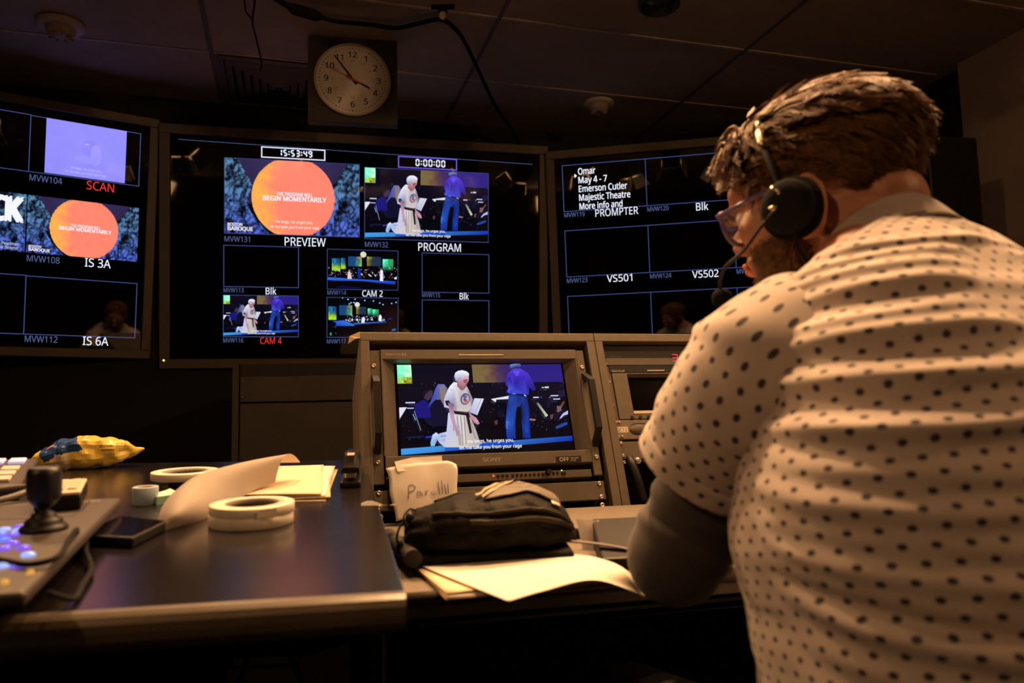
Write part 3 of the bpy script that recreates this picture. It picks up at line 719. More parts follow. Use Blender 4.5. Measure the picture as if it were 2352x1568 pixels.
# ---------------------------------------------------------------- speaker and cabinet in the dark
t = thing('loudspeaker', 'black loudspeaker in the dark corner right of the seated man', 'speaker', xf((1.86, 3.22, 0), R(10)))
b = MB(); b.box(-.12, .12, -.1, .1, 1.56, 2.06); b.build('cabinet', M_black, t, bevel=.006)
b = MB(); b.box(-.105, .105, -.106, -.101, 1.62, 2.045); b.build('grille', M_blackm, t, bevel=.003)
b = MB(); b.text('MONITOR', .01, 1.585, .016, .1, -.0, M=Matrix.Rotation(0, 4, 'X')); b.v = [V((q.x, -.1015, q.y)) for q in b.v]; b.build('nameplate', mat('dim_lettering', (.12, .10, .09), .6, var=.1), t)
b = MB(); b.cyl((0, 0, .02), (0, 0, 1.56), .02); b.cyl((0, 0, 0), (0, 0, .02), .16, n=32); b.build('stand', M_blackm, t)
t = thing('equipment_cabinet', 'dark equipment cabinet standing under the centre wall monitor behind the desk', 'cabinet', xf((-.72, 3.25, 0), R(4)))
b = MB(); b.box(-.46, .5, 0, .5, 0, 1.17); b.build('carcass', M_rackd, t)
Mcab = mat('cabinet_front', (.05, .042, .035), .55, var=.15, vscale=8, bump=.1)
b = MB(); b.box(-.46, -.435, -.02, 0, 0, 1.17); b.build('side_rail', Mcab, t)
b = MB(); b.box(-.43, .49, -.015, 0, 1.01, 1.115); b.build('blank_panel', Mcab, t, bevel=.002)
b = MB(); b.box(-.43, .49, -.012, 0, .06, 1.002); b.build('blank_panel', Mcab, t, bevel=.002)
for z in (1.028, 1.10):
    b = MB(); b.lathe([(0, .004), (.004, .003), (.005, 0)], 10, Matrix.Translation((-.42, -.015, z)) @ Matrix.Rotation(R(90), 4, 'X')); b.build('screw', M_steel, t)

# ---------------------------------------------------------------- equipment rack with the two bays
RK = frame((-.245, 1.612, 1.038), 14.6, -20)
t = thing('equipment_rack', 'brown steel two-bay equipment rack leaning back on the console', 'rack', RK)
UL, UM, UR = -.0765, .4455, .972; VT, VB = .066, -.338
def bay(u0, u1, st0, st1):
    b = MB()
    b.box(u0, u1, .046, VT, -.35, .02); b.box(u0, u0+st0, VB, .046, -.35, .02); b.box(u1-st1, u1, VB, .046, -.35, .02)
    b.box(u0, u1, VB-.012, VB, -.35, .012)
    b.build('bay_frame', M_rack, t, bevel=.0015)
    b = MB(); b.box(u0+.002, u1-.002, VB+.001, VT-.002, -.352, -.33); b.build('back_panel', M_rackd, t)
bay(UL, UM, .0185, .0195); bay(UM+.001, UR, .0185, .0195)
b = MB(); b.box(UL+.018, UM-.019, .0462, .0470, -.32, .01); b.build('bay_lining', M_rackd, t)
def screw(u, v, w=.017, r=.0052, parent=None, name='screw'):
    b = MB(); Mx = Matrix.Translation((u, v, w))
    b.lathe([(r, 0), (r, .0014), (r*.75, .003), (r*.45, .0034), (r*.42, .0018), (0, .0018)], 14, Mx)
    return b.build(name, M_steel, parent or t)

# main picture monitor
m = thing('picture_monitor', 'rack-mounted picture monitor showing the singer kneeling on stage', 'monitor', RK)
b = MB()
b.box(-.0355, .3975, .0035, .0262, -.05, .018); b.box(-.0335, .397, -.2345, -.2075, -.05, .018)
b.box(-.0355, -.0315, -.2075, .0035, -.05, .018); b.box(.3935, .397, -.2075, .0035, -.05, .018)
b.build('bezel', M_mon, m, bevel=.0012)
b = MB()
o_ = [(-.0315, .0035), (.3935, .0035), (.3935, -.2075), (-.0315, -.2075)]; i_ = [(-.006, .0025), (.371, .0025), (.371, -.2065), (-.006, -.2065)]
for k in range(4):
    k2 = (k+1) % 4; b.quad((*o_[k], .0175), (*o_[k2], .0175), (*i_[k2], -.004), (*i_[k], -.004))
b.build('screen_surround', M_mon, m)
for x0, x1 in ((-.058, -.0362), (.3985, .4165)):
    b = MB(); b.box(x0, x1, -.262, .0262, .004, .0135); b.build('rack_ear', M_mon, m, bevel=.001)
b = MB(); b.box(-.0065, .3715, -.207, .003, -.012, -.004); scr = b.build('screen', M_glass, m)
p = opera(.366, .2015); o = p.build('video_window', M_pic, scr); o.location = (.0, .0, -.0038)
b = MB(); b.box(.1307, .2295, .0118, .0143, .018, .019); b.build('tally_strip', mat('tally_lens', (.62, .52, .36), .4, var=.05), m)
M_let = mat('pale_lettering', (.42, .36, .28), .6, var=.05); M_let2 = mat('dim_grey_lettering', (.28, .245, .20), .5, var=.05)
b = MB(); b.text('TRIMASTER', -.0256, .0122, .0042, .0065, .0183, bold=.01); b.build('lettering', M_let, m)
b = MB(); b.text('EL', .009, .0122, .0042, .0198, .0183, bold=.03); b.build('lettering', M_let, m)
b = MB(); b.text('SONY', .1618, -.2255, .0078, .2008, .0183, bold=.035); b.build('lettering', M_let2, m)
b = MB(); b.box(.3175, .3725, -.2335, -.2205, .018, .0186); st = b.build('sticker', M_black, m)
b = MB(); b.text('OFF', .325, -.2308, .008, .3455, .0188); b.text('WHEN NOT', .349, -.2262, .0028, .367, .0188); b.text('IN USE', .349, -.2308, .0028, .361, .0188); b.build('sticker_lettering', mat('sticker_white', (.7, .62, .5), .6, var=.05), st)
b = MB(); b.box(-.033, .396, -.2475, -.2345, -.02, -.002); b.build('shadow_gap', M_blackm, m)
b = MB(); b.box(-.033, .394, -.2635, -.2475, -.02, .010); b.build('control_strip', M_mon, m, bevel=.001)
for k in range(11):
    u = .1925+k*.0092+(.003 if k > 2 else 0)
    b = MB(); b.box(u-.0022, u+.0022, -.257, -.252, .010, .013); b.build('button', M_black, m, bevel=.0006)
b = MB(); b.ell((.1827, -.2535, .0105), (.0022, .0022, .0016)); b.build('red_light', mat('led_red', (.2, .01, .01), emit=(1, .12, .08), es=1.2), m)
b = MB(); b.ell((.329, -.248, .0105), (.0016, .0016, .0014)); b.build('green_light', mat('led_green', (.05, .2, .02), emit=(.35, 1, .2), es=1.4), m)
b = MB(); b.cyl((.2979, -.2525, .010), (.2979, -.2525, .024), .0058, .005); b.build('knob', M_black, m)
for u in (.310, .319): 
    b = MB(); b.box(u-.0022, u+.0022, -.2555, -.2505, .010, .013); b.build('button', M_black, m, bevel=.0006)
b = MB(); b.box(.3275, .3365, -.2575, -.2515, .010, .0135); b.build('power_button', M_black, m, bevel=.0006)
for u0, sx in ((-.0475, 1), (.4115, 1)):
    b = MB(); z = .052
    b.box(u0-.0065, u0+.0065, -.170, -.060, z-.012, z, )
    b.prism([(0, 0), (.013, 0), (.013, .012), (0, .012)], 0, 0.0001, Matrix.Translation((u0-.0065, -.17, z-.006)))
    for v0, v1 in ((-.060, -.048), (-.182, -.170)):
        vs = [(u0-.0065, (v0 if v0 > -.1 else v1), z-.012), (u0+.0065, (v0 if v0 > -.1 else v1), z-.012), (u0+.0065, (v0 if v0 > -.1 else v1), z), (u0-.0065, (v0 if v0 > -.1 else v1), z)]
        e = -.043 if v0 > -.1 else -.187
        vs += [(u0-.0065, e, .013), (u0+.0065, e, .013), (u0+.0065, e+(.014 if e < -.1 else -.014)*-1+(.0), .013), (u0-.0065, e+(.014 if e < -.1 else -.014)*-1, .013)]
        b.add(vs, [(0, 1, 5, 4), (1, 2, 6, 5), (2, 3, 7, 6), (3, 0, 4, 7)])
    b.build('handle', M_black, m, bevel=.001)
for u, v in ((-.050, -.0098), (-.048, -.2179), (.4085, -.0162), (.4092, -.2232)): screw(u, v, .0135, parent=m)
# blank panels below
pn = thing('blank_panel', 'plain brown blank panel screwed below the picture monitor', 'panel', RK)
b = MB(); b.box(-.057, .4165, -.3135, -.2745, .0, .0125); b.build('plate', M_mon, pn, bevel=.001)
for u, v in ((-.048, -.2790), (-.048, -.3075), (.4065, -.2805), (.4065, -.3085)): screw(u, v, .0125, parent=pn)
for u in (-.0465, .4055): screw(u, -.3255, .012, .0058)

# second bay
X0 = UM+.0195
t2 = thing('clock_display', 'rack clock unit with red digits starting with 3, top of the right bay', 'display', RK)
b = MB(); b.box(X0+.001, .951, -.008, .042, -.2, .004); b.build('case', M_black, t2, bevel=.001)
b = MB(); b.box(X0+.005, .95, -.0085, .0095, .004, .0085); b.build('front_strip', M_mon, t2, bevel=.001)
b = MB(); seven(b, '3:53', .632, .0, .0185, .70, .0088, .0019); b.v = [V((q.x+(q.y)*.08, q.y, q.z)) for q in b.v]; b.build('digits', emat('red_digits', (1, .03, .08), 1.5), t2)
b = MB(); b.text('UNITEK', .481, .0115, .0055, .511, .0043); b.build('lettering', mat('faint_lettering', (.06, .055, .05), .6, var=.1), t2)
t3 = thing('small_rack_monitor', 'rack monitor with a blank black screen in the right bay, partly behind the sleeve', 'monitor', RK)
b = MB(); b.box(X0+.010, .945, -.0275, -.0095, -.05, .008); b.build('top_bar', M_black, t3, bevel=.001)
b = MB(); b.box(.5667, .61, -.0237, -.0205, .008, .009); b.build('tally_strip', M_let, t3)
b = MB(); b.text('Marshall', .4802, -.0255, .0055, .5110, .0084, bold=.03); b.build('lettering', M_let2, t3)
b = MB(); b.box(X0+.014, .5152, -.1385, -.0285, -.05, .009); b.box(.895, .945, -.1385, -.0285, -.05, .009); b.box(.5152, .895, -.1385, -.1275, -.05, .009); b.box(.5152, .895, -.031, -.0285, -.05, .009); b.build('bezel', M_rack, t3, bevel=.001)
b = MB(); b.box(.5152, .895, -.1275, -.031, -.03, -.012); b.build('screen', M_glass, t3)
b = MB(); b.box(.5145, .895, -.1262, -.1195, -.012, .0095); b.build('lit_ledge', mat('pale_strip', (.68, .60, .46), .5, var=.05), t3)  # lower ledge of the bezel, light falling on it put into a pale colour
for k in range(6):
    u = .5077+k*.0195; b = MB(); b.cyl((u, -.1365, .009), (u, -.1365, .013), .003); b.box(u-.0045, u+.0045, -.1325, -.1312, .009, .0093); b.build('button', M_black, t3)
b = MB(); b.box(X0+.0045, X0+.0125, -.20, -.0095, -.02, .006); b.build('rail', M_mon, t3)
for v in (-.0038, -.0489, -.1053): screw(.469, v, .006, .0045, t3)
t4 = thing('intercom_panel', 'intercom panel with an oval speaker grille and a QC12 label', 'panel', RK)
b = MB(); b.box(X0+.0005, .951, -.1845, -.141, -.03, .010); b.build('plate', mat('intercom_paint', (.18, .148, .105), .5, var=.06, vscale=60, bump=.08, bscale=400), t4, bevel=.001)
b = MB(); pts = []
for k in range(40):
    a = 2*math.pi*k/40; pts.append((.5216+.0243*math.copysign(abs(math.cos(a))**.62, math.cos(a)), -.1625+.0132*math.copysign(abs(math.sin(a))**.75, math.sin(a))))
b.prism(pts, .0095, .0106); gr = b.build('speaker_grille', M_blackm, t4)
b = MB()
for k in range(-9, 10):
    x = .5216+k*.0026; hh = .0115*math.sqrt(max(0, 1-(k/9.6)**2))
    b.tube([(x-hh*.5, -.1625-hh, .0108), (x+hh*.5, -.1625+hh, .0108)], .0004, 4); b.tube([(x+hh*.5, -.1625-hh, .0108), (x-hh*.5, -.1625+hh, .0108)], .0004, 4)
b.build('grille_mesh', M_let2, gr)
b = MB(); b.box(X0+.001, .493, -.1695, -.1565, .010, .0105); lb = b.build('label', mat('label_white', (.75, .68, .55), .6, var=.04), t4)
b = MB(); b.text('QC12', .4662, -.1668, .0078, .4905, .0107); b.build('label_lettering', M_ink, lb)
for u, v in ((.4685, -.146), (.4755, -.1462), (.469, -.1785), (.477, -.1788)): screw(u, v, .010, .0032, t4)
t5 = thing('blank_panel', 'dark blank panel under the QC12 intercom panel', 'panel', RK)
b = MB(); b.box(X0+.002, .951, -.229, -.190, -.02, .009); b.build('plate', M_mon, t5, bevel=.001)
for v in (-.1935, -.2213, -.2361): screw(.4715, v, .009, .0042, t5 if v > -.23 else t)
t6 = thing('handset', 'black gooseneck handset hanging at the bottom of the right bay', 'handset', RK)
b = MB(); b.tube(catmull([(.484, -.228, .012), (.482, -.245, .026), (.487, -.28, .030), (.496, -.325, .02)], 8), .0085, 10); b.build('grip', M_black, t6)
b = MB(); b.cyl((.498, -.236, .0), (.498, -.236, .022), .0085, .007); b.ell((.498, -.236, .022), (.006, .006, .004)); b.build('mount', M_steel, t6)

# taped paper note
def note_fn(u, v):
    x0 = mix((-.0335, 0, 0), (-.0195, 0, 0), v)[0]; x1 = .1045
    top = -.2325+(.0085*math.sin(min(1, u*1.4)*math.pi*.5)); bot = -.338
    y = top+(bot-top)*v
    z = .021+.006*math.sin(v*2.4+u)+.004*u*v+.004*(1-v)*abs(math.sin(u*5))
    if u > .9 and v < .1: y -= .008*(u-.9)*10
    return V((x0+(x1-x0)*u+.002*math.sin(v*9), y+(.003*math.sin(u*13) if v > .96 else 0), z))
nt_ = thing('paper_note', 'handwritten paper note taped under the picture monitor', 'note', RK)
b = MB(); b.grid(16, 16, note_fn); b.build('sheet', M_paper, nt_, solid=.0006)
b = MB(); b.add([(-.0165, -.2205, .024), (.018, -.2125, .0215), (.0785, -.2105, .0205), (.0785, -.237, .0225), (.03, -.2405, .026), (-.012, -.2415, .029), (-.005, -.252, .024)], [(0, 1, 4, 5), (1, 2, 3, 4), (5, 4, 6)]); b.build('folded_flap', M_paper, nt_, solid=.0005)
b = MB()
def stroke(pts, r=.0007): b.tube([(x, y, .0275+.004) for x, y in pts], r, 5)
stroke([(.008, -.272), (.007, -.290), (.0065, -.297)]); stroke([(.008, -.272), (.016, -.270), (.021, -.275), (.017, -.282), (.008, -.285)])
stroke([(.030, -.285), (.0245, -.283), (.023, -.291), (.030, -.292), (.031, -.284), (.034, -.293)]); stroke([(.040, -.283), (.040, -.293), (.041, -.285), (.046, -.283)])
stroke([(.053, -.285), (.050, -.290), (.055, -.293), (.058, -.285), (.060, -.292)]); stroke([(.066, -.265), (.067, -.292)]); stroke([(.073, -.263), (.073, -.291)]); stroke([(.078, -.272), (.080, -.292)]); stroke([(.085, -.27), (.0845, -.291)])
b.build('handwriting', mat('purple_ink', (.09, .05, .16), .7, var=.1), nt_)
b = MB(); b.add([(-.0975, .064, .004), (-.0765, .0665, .0205), (-.0770, .0515, .0205), (-.085, .053, .016), (-.1005, .048, .0)], [(0, 1, 2, 3), (0, 3, 4)])
tag(b.build('tape_scrap', mat('orange_tape', (.62, .42, .2), .6, var=.06), solid=.0006, M=RK), 'torn scrap of tan tape on the top left corner of the rack', 'tape')

# ---------------------------------------------------------------- desk (its top slopes gently towards the operator)
DO = V((-.0029, .0126, .7204)); DX = V((.9744, .225, 0)); DY = V((-.2245, .9723, .0645)).normalized(); DN = DX.cross(DY).normalized()
DM = axes(DO, DX, DY, DN)
def dk(u, v, w=0, rz=0): return DM @ xf((u, v, w), rz)
t = thing('desk', 'long black desk with a rounded brown front edge on the left', 'desk', DM)
def vf(u): return .7027-.044*(u-.066)
def vb(u): return 1.763-.17*(u-.0057)
b = MB(); b.prism([(-1.7, vf(-1.7)), (.060, vf(.06)), (.060, vb(.06)), (-1.7, vb(-1.7))], -.036, 0); b.build('worktop', M_desk, t, bevel=.0015)
b = MB()
pr = [(0, 0), (-.006, -.0006), (-.0115, -.0035), (-.0155, -.009), (-.017, -.016), (-.0155, -.0235), (-.0115, -.030), (-.006, -.0345), (0, -.036)]
for i, (a, c) in enumerate(zip(pr, pr[1:])):
    b.add([(-1.7, vf(-1.7)+a[0], a[1]), (-1.7, vf(-1.7)+c[0], c[1]), (.060, vf(.06)+c[0], c[1]), (.060, vf(.06)+a[0], a[1])], [(0, 1, 2, 3)], True)
b.add([(.06, vf(.06)+a, c) for a, c in pr], [tuple(range(len(pr)))])
b.build('front_nosing', M_nose, t)
b = MB(); b.box(.030, .043, .76, 1.68, -.36, -.0365); b.build('side_apron', M_blackm, t)
b = MB(); b.box(-1.7, .026, 1.66, 1.68, -.80, -.036, ); b.build('modesty_panel', M_blackm, t)
for x in (-1.66, -.66):
    b = MB(); b.box(x-.02, x+.02, .80, 1.60, -.76, -.036); b.build('leg_panel', M_blackm, t)

SM = xf((-.11, .916, .72), R(13))
def sh(x, y, z=0, rz=0): return SM @ xf((x, y, z), rz)
t = thing('console', 'low console shelf in front of the equipment rack', 'console', SM)
b = MB(); b.box(-.03, 1.5, 0, .575, -.03, 0); b.build('shelf', M_shelf, t)
b = MB(); b.tube([(-.03, 0, -.0085), (1.5, 0, -.0085)], .0085, 12); b.build('front_lip', M_nose, t)
b = MB(); b.box(0, 1.5, .56, 1.0, -.72, -.20); b.build('base_cabinet', M_blackm, t)
for x in (.02, 1.46):
    b = MB(); b.box(x, x+.02, .42, .559, -.72, -.031); b.build('side_panel', M_blackm, t)

# ---------------------------------------------------------------- things on the desk
# crumpled snack bag
M_foil = mat('yellow_foil', (.82, .60, .10), .33, spec=.6, var=.12, vscale=14, bump=.25, bscale=55)
M_foilb = mat('blue_foil', (.010, .055, .22), .3, spec=.6, var=.15, bump=.2, bscale=60)
M_foill = mat('pale_foil', (.76, .62, .42), .35, var=.06, bump=.2, bscale=50)
t = thing('snack_bag', 'crumpled yellow and blue snack bag at the back of the desk', 'snack bag', dk(-.512, 1.775, 0, .16))
def ip(pts, x):
    for (a, p_), (c, q_) in zip(pts, pts[1:]):
        if x <= c: return p_+(q_-p_)*(x-a)/(c-a)
    return pts[-1][1]
top = [(0, .018), (.05, .034), (.2, .053), (.38, .066), (.5, .068), (.62, .063), (.75, .058), (.85, .055), (.93, .042), (1, .037)]
bot = [(0, .010), (.06, .003), (.2, 0), (.55, 0), (.75, .006), (.86, .015), (.95, .028), (1, .033)]
thk = [(0, .008), (.06, .026), (.2, .038), (.5, .042), (.75, .034), (.88, .02), (.95, .008), (1, .005)]
BLUE = [(.083, .046), (.12, .056), (.36, .080), (.485, .0405), (.36, .0385), (.27, .031), (.155, .0185), (.11, .032)]
def inside(x, y):
    c = False
    for (x0, y0), (x1, y1) in zip(BLUE, BLUE[1:]+BLUE[:1]):
        if (y0 > y) != (y1 > y) and x < (x1-x0)*(y-y0)/(y1-y0)+x0: c = not c
    return c
b = MB(); NU, NV = 130, 72
def bagp(i, j):
    s = i/NU; a = 2*math.pi*j/NV
    lo, hi, th = ip(bot, s), ip(top, s), ip(thk, s)
    ca, sa = math.cos(a), math.sin(a)
    y = -th*math.copysign(abs(ca)**.8, ca); z = (lo+hi)/2+(hi-lo)/2*math.copysign(abs(sa)**.85, sa)
    n = noise.noise(V((s*8, y*40, z*50)))*.007+noise.noise(V((s*15, y*70+4, z*80)))*.0045
    k = min(1, s*8, (1-s)*8+.2)
    return V((-.107+.214*s, y-n*k*ca, max(.0004, z+n*k*sa)))
NU, NV = 40, 24
crs = [[bagp(i, j) for j in range(NV)] for i in range(NU+1)]
def bags(s, a):
    x, y = min(s*40, 39.9999), (a % 1)*24; i, j = int(x), min(23, int(y)); fx, fy = x-i, y-j; j2 = (j+1) % 24
    return crs[i][j].lerp(crs[i+1][j], fx).lerp(crs[i][j2].lerp(crs[i+1][j2], fx), fy)
NU, NV = 160, 96
vs = [bags(i/NU, j/NV) for i in range(NU+1) for j in range(NV)]
k0 = len(b.v); b.v += vs; b.c += [None]*len(vs)
for i in range(NU):
    for j in range(NV):
        j2 = (j+1) % NV; s = (i+.5)/NU; a = (j+.5)/NV*360
        a = a if a < 180 else a-360
        z = (vs[i*NV+j].z+vs[(i+1)*NV+j2].z)/2
        m = 0
        if abs(a) < 120 and inside(s, z): m = 1
        if .24 < s < .36 and .006 < z < .034 and abs(a) < 60: m = 2
        b.f.append((i*NV+j, i*NV+j2, (i+1)*NV+j2, (i+1)*NV+j)); b.m.append(m); b.sm.append(False)
b.f.append(tuple(range(NV-1, -1, -1))); b.f.append(tuple(NU*NV+j for j in range(NV))); b.m += [0, 0]; b.sm += [False, False]
b.build('bag', [M_foil, M_foilb, M_foill], t)
b = MB()
b.text('DELICIOUSLY', .026, .045, .0052, .052, 0, bold=.03); b.text('CRISPY SNACK', .029, .0375, .0032, .053, 0, bold=.02)
b.v = [V((q.x, -.0405-(q.x-.026)*-.12, q.y)) for q in b.v]; b.build('bag_lettering', M_ink, t)
b = MB(); b.grid(6, 4, lambda u, v: bags(.15+.075*u, .13+.045*v+.02*u)+V((0, -.0012, .0006))); b.build('bag_emblem', mat('bag_red_white', (.75, .45, .36), .4, vcol=(.5, .06, .05), vscale=180), t)

# rolls of tape
def tape_roll(name, label, M, r0, r1, h, m, mc, group=None, word=None):
    t = thing(name, label, 'tape', M, group)
    b = MB(); b.lathe([(r1, .0006), (r0-.0005, 0), (r0, .0005), (r0, h-.0005), (r0-.0005, h), (r1, h), (r1, h-.0002)], 72); b.build('tape', m, t)
    b = MB(); b.lathe([(r1, .0003), (r1, h), (r1-.0025, h+.0001), (r1-.0025, .0003), (r1, .0003)], 64); c = b.build('core', mc, t)
    if word:
        b = MB(); b.text(word, 0, 0, h*.42, z=0, align='C'); wv = []
        for q in b.v:
            a = R(90)-q.x/(r1-.0027); wv.append(V(((r1-.0028)*math.cos(a), (r1-.0028)*math.sin(a), h*.3+q.y)))
        b.v = wv; b.build('core_lettering', M_ink, c)
    return t
M_coreg = mat('grey_core', (.32, .30, .28), .7, var=.08)
tape_roll('tape_roll', 'lower of the two stacked cream tape rolls at the front of the desk', dk(-.110, 1.066, .0002), .0535, .0345, .0145, M_tape, M_core, 'stacked cream tape rolls')
tt = tape_roll('tape_roll', 'upper of the two stacked cream tape rolls, its tape end lifted', dk(-.109, 1.067, .0149, 1.9), .0538, .0345, .0118, M_tape, M_core, 'stacked cream tape rolls', 'CONSOLE')
b = MB(); b.box(-.012, .013, -.0552, -.0542, .0006, .0112, Matrix.Rotation(1.9+2.9, 4, 'Z')); b.build('tape_end', M_tape, tt)
tape_roll('tape_roll', 'white roll of console tape lying on a black disc behind the others', dk(-.262, 1.455, .0125, .1), .0565, .038, .0125, mat('white_tape', (.78, .70, .58), .6, var=.04, bump=.04), M_coreg, None, 'CONSOLE TAPE')
b = MB(); b.lathe([(0, 0), (.044, 0), (.046, .003), (.046, .008), (.043, .0115), (0, .0118)], 40)
tag(b.build('puck', M_black, M=dk(-.240, 1.437, .0003)), 'flat black round puck under the white console tape', 'puck')
tape_roll('tape_roll', 'small pale blue tape roll standing beside the mint sticky notes', dk(-.284, 1.262, .0002), .0184, .0112, .0262, mat('blue_tape', (.36, .47, .58), .6, var=.05, bump=.05), mat('brown_core', (.24, .13, .07), .7, var=.1))
t = thing('sticky_notes', 'small pad of mint green sticky notes beside the blue tape', 'sticky notes', dk(-.261, 1.276, .0002, R(38)))
M_mint = mat('mint_paper', (.40, .70, .60), .8, var=.05, bump=.03)
b = MB(); b.box(-.0195, .0195, -.0195, .0195, 0, .0115); b.build('pad', M_mint, t)
b = MB(); b.grid(10, 10, lambda u, v: V((-.0195+.039*u, -.0195+.039*v, .0119+.004*(u**3)*(v)))); b.build('top_sheet', mat('mint_top', (.52, .78, .68), .8, var=.03), t, solid=.0003)

# manila folders and papers at the back
base = [(-.198, 1.60), (-.012, 1.565), (-.019, 1.218), (-.108, 1.232), (-.200, 1.30)]
def leaf(name, m, label, group, pts, z, rot, dx, dy, curl=.0):
    cx = sum(q[0] for q in pts)/len(pts); cy = sum(q[1] for q in pts)/len(pts)
    c, s = math.cos(rot), math.sin(rot)
    def fn(u, v):
        a = [pts[0][i]*(1-u)+pts[1][i]*u for i in (0, 1)]; d = [pts[-1][i]*(1-u)+pts[2][i]*u for i in (0, 1)]
        x, y = a[0]*(1-v)+d[0]*v, a[1]*(1-v)+d[1]*v
        x, y = x-cx, y-cy
        return V((cx+dx+c*x-s*y, cy+dy+s*x+c*y, z+curl*max(0, v-.6)**2*math.sin(u*3.14)*4+.0008*math.sin(u*4+z*900)))
    b = MB(); b.grid(14, 14, fn); o = b.build(name, m, solid=.0009, M=DM)
    return tag(o, label, 'folder' if 'folder' in name else 'paper', group)
qd = [(-.205, 1.625), (-.018, 1.60), (-.020, 1.222), (-.205, 1.245)]
leaf('manila_folder', M_manila, 'manila folder at the bottom of the pile on the desk left of the stapler', 'folder pile on the desk', qd, .0012, R(-2.5), .012, -.004)
leaf('manila_folder', mat('manila_card_b', (.72, .56, .36), .8, var=.05), 'manila folder second from the bottom of the pile left of the stapler', 'folder pile on the desk', qd, .0040, R(1.2), .006, -.003)
leaf('loose_sheet', M_paper, 'white sheet sticking out between the manila folders left of the stapler', 'folder pile on the desk', qd, .0066, R(-1.8), .009, .006)
leaf('manila_folder', mat('manila_card_c', (.80, .67, .48), .8, var=.04), 'pale manila folder on top of the pile left of the stapler', 'folder pile on the desk', qd, .0094, R(.8), -.006, .002, .004)

# big curled sheet
lowc = catmull([(-.214, 1.034, .0006), (-.171, 1.126, .0006), (-.133, 1.25, .012), (-.100, 1.330, .016)], 8)
rid = catmull([(-.2160, 1.040, .0035), (-.199, 1.045, .0215), (-.193, 1.095, .034), (-.191, 1.180, .043), (-.170, 1.230, .0495), (-.130, 1.290, .055), (-.084, 1.345, .0588)], 4)
bak = catmull([(-.222, 1.056, .002), (-.228, 1.090, .014), (-.229, 1.155, .026), (-.219, 1.250, .034), (-.183, 1.320, .039), (-.125, 1.385, .041), (-.064, 1.420, .037)], 4)
def samp(c, s):
    x = s*(len(c)-1); i = min(int(x), len(c)-2); return c[i].lerp(c[i+1], x-i)
def shf(s, v):
    a, m_, c = samp(lowc, s), samp(rid, s), samp(bak, s)
    k = 2*m_-(a+c)/2; return a*(1-v)**2+k*2*v*(1-v)+c*v*v
b = MB(); b.grid(30, 20, shf)
mp = mat('thin_paper', (.42, .37, .33), .85, var=.03, bump=.05, bscale=90)
nt = mp.node_tree; bs = nt.nodes['Principled BSDF']; tr = nt.nodes.new('ShaderNodeBsdfTranslucent'); tr.inputs['Color'].default_value = (.75, .60, .45, 1)
mx = nt.nodes.new('ShaderNodeMixShader'); mx.inputs[0].default_value = .10; out = nt.nodes['Material Output']
nt.links.new(bs.outputs[0], mx.inputs[1]); nt.links.new(tr.outputs[0], mx.inputs[2]); nt.links.new(mx.outputs[0], out.inputs['Surface'])
tag(b.build('curled_sheet', mp, M=DM), 'large white sheet of paper curling up off the desk behind the tape rolls', 'paper')

# stapler
t = thing('stapler', 'black desk stapler standing at the right rear corner of the desk beside the rack', 'stapler', dk(.022, 1.34, .0003, R(-3)))
b = MB(); b.prism([(-.018, 0), (.018, 0), (.017, .15), (-.017, .15)], 0, .010); b.build('base', M_black, t, bevel=.003)
b = MB(); b.box(-.009, .009, .004, .14, .0155, .027); b.build('magazine', M_steel, t, bevel=.001)
def arm(u, v):
    y = .002+.15*v; h = .034+.020*math.sin(min(1, v*1.5)*math.pi/2)-(.014*max(0, v-.85)/.15); hw = .0165*(1-.12*abs(v-.5))
    a = math.pi*u; return V((-hw*math.copysign(abs(math.cos(a))**.45, math.cos(a)), y, .024+(h-.024)*abs(math.sin(a))**.4))
b = MB(); b.grid(16, 18, arm); n0 = 17
b.add([arm(i/16, 0) for i in range(17)], [tuple(range(17))]); b.add([arm(i/16, 1) for i in range(17)], [tuple(range(16, -1, -1))])
b.build('top_arm', mat('gloss_black', (.010, .009, .009), .16, spec=.6, bump=.02), t)
b = MB(); b.box(-.006, .006, .02, .06, .0525, .0532, ); b.build('emblem', mat('stapler_emblem', (.5, .42, .32), .4, var=.2), t)
b = MB(); b.box(-.012, .012, .135, .148, .006, .03); b.build('hinge', M_black, t, bevel=.002)
b = MB(); b.grid(6, 4, lambda u, v: V((.035+.05*u, 1.155+.022*v-.008*u, .0006+.004*math.sin(u*6)*v)))
tag(b.build('clear_tape', mat('clear_tape', (.5, .45, .4), .25, trans=.6, var=.05), M=DM), 'scrap of clear tape on the desk corner in front of the stapler', 'tape')

# camera controller with joystick
PZ = dk(0, 0, 0)
t = thing('camera_controller', 'black remote camera controller with a joystick and lit buttons at the left front', 'controller', PZ)
M_ctl = mat('controller_grey', (.042, .034, .030), .5, var=.08, vscale=50, bump=.08, bscale=500)
b = MB(); b.prism([(-.285, 1.138), (-.237, .672), (-.62, .635), (-.68, 1.165)], .017, .030); b.build('top_panel', M_ctl, t, bevel=.005, segs=3)
b = MB(); b.prism([(-.315, 1.115), (-.280, .705), (-.60, .67), (-.65, 1.14)], .0003, .0169); b.build('base', M_blackm, t)
b = MB(); b.prism([(-.318, 1.115), (-.3168, 1.115), (-.305, 1.005), (-.3062, 1.005)], .030, .0303); b.prism([(-.42, 1.0065), (-.305, 1.0065), (-.305, 1.0052), (-.42, 1.0052)], .030, .0303); b.build('panel_lines', M_black, t)
for q in (('CAMERA', -.345, 1.108, .012, -.305), ('CONTROL', -.425, 1.105, .006, -.39), ('PAN TILT', -.345, .995, .004, -.32)):
    b = MB(); b.text(*q, .0304); b.build('lettering', M_let, t)
joy = Matrix.Translation((-.31, .926, .030))
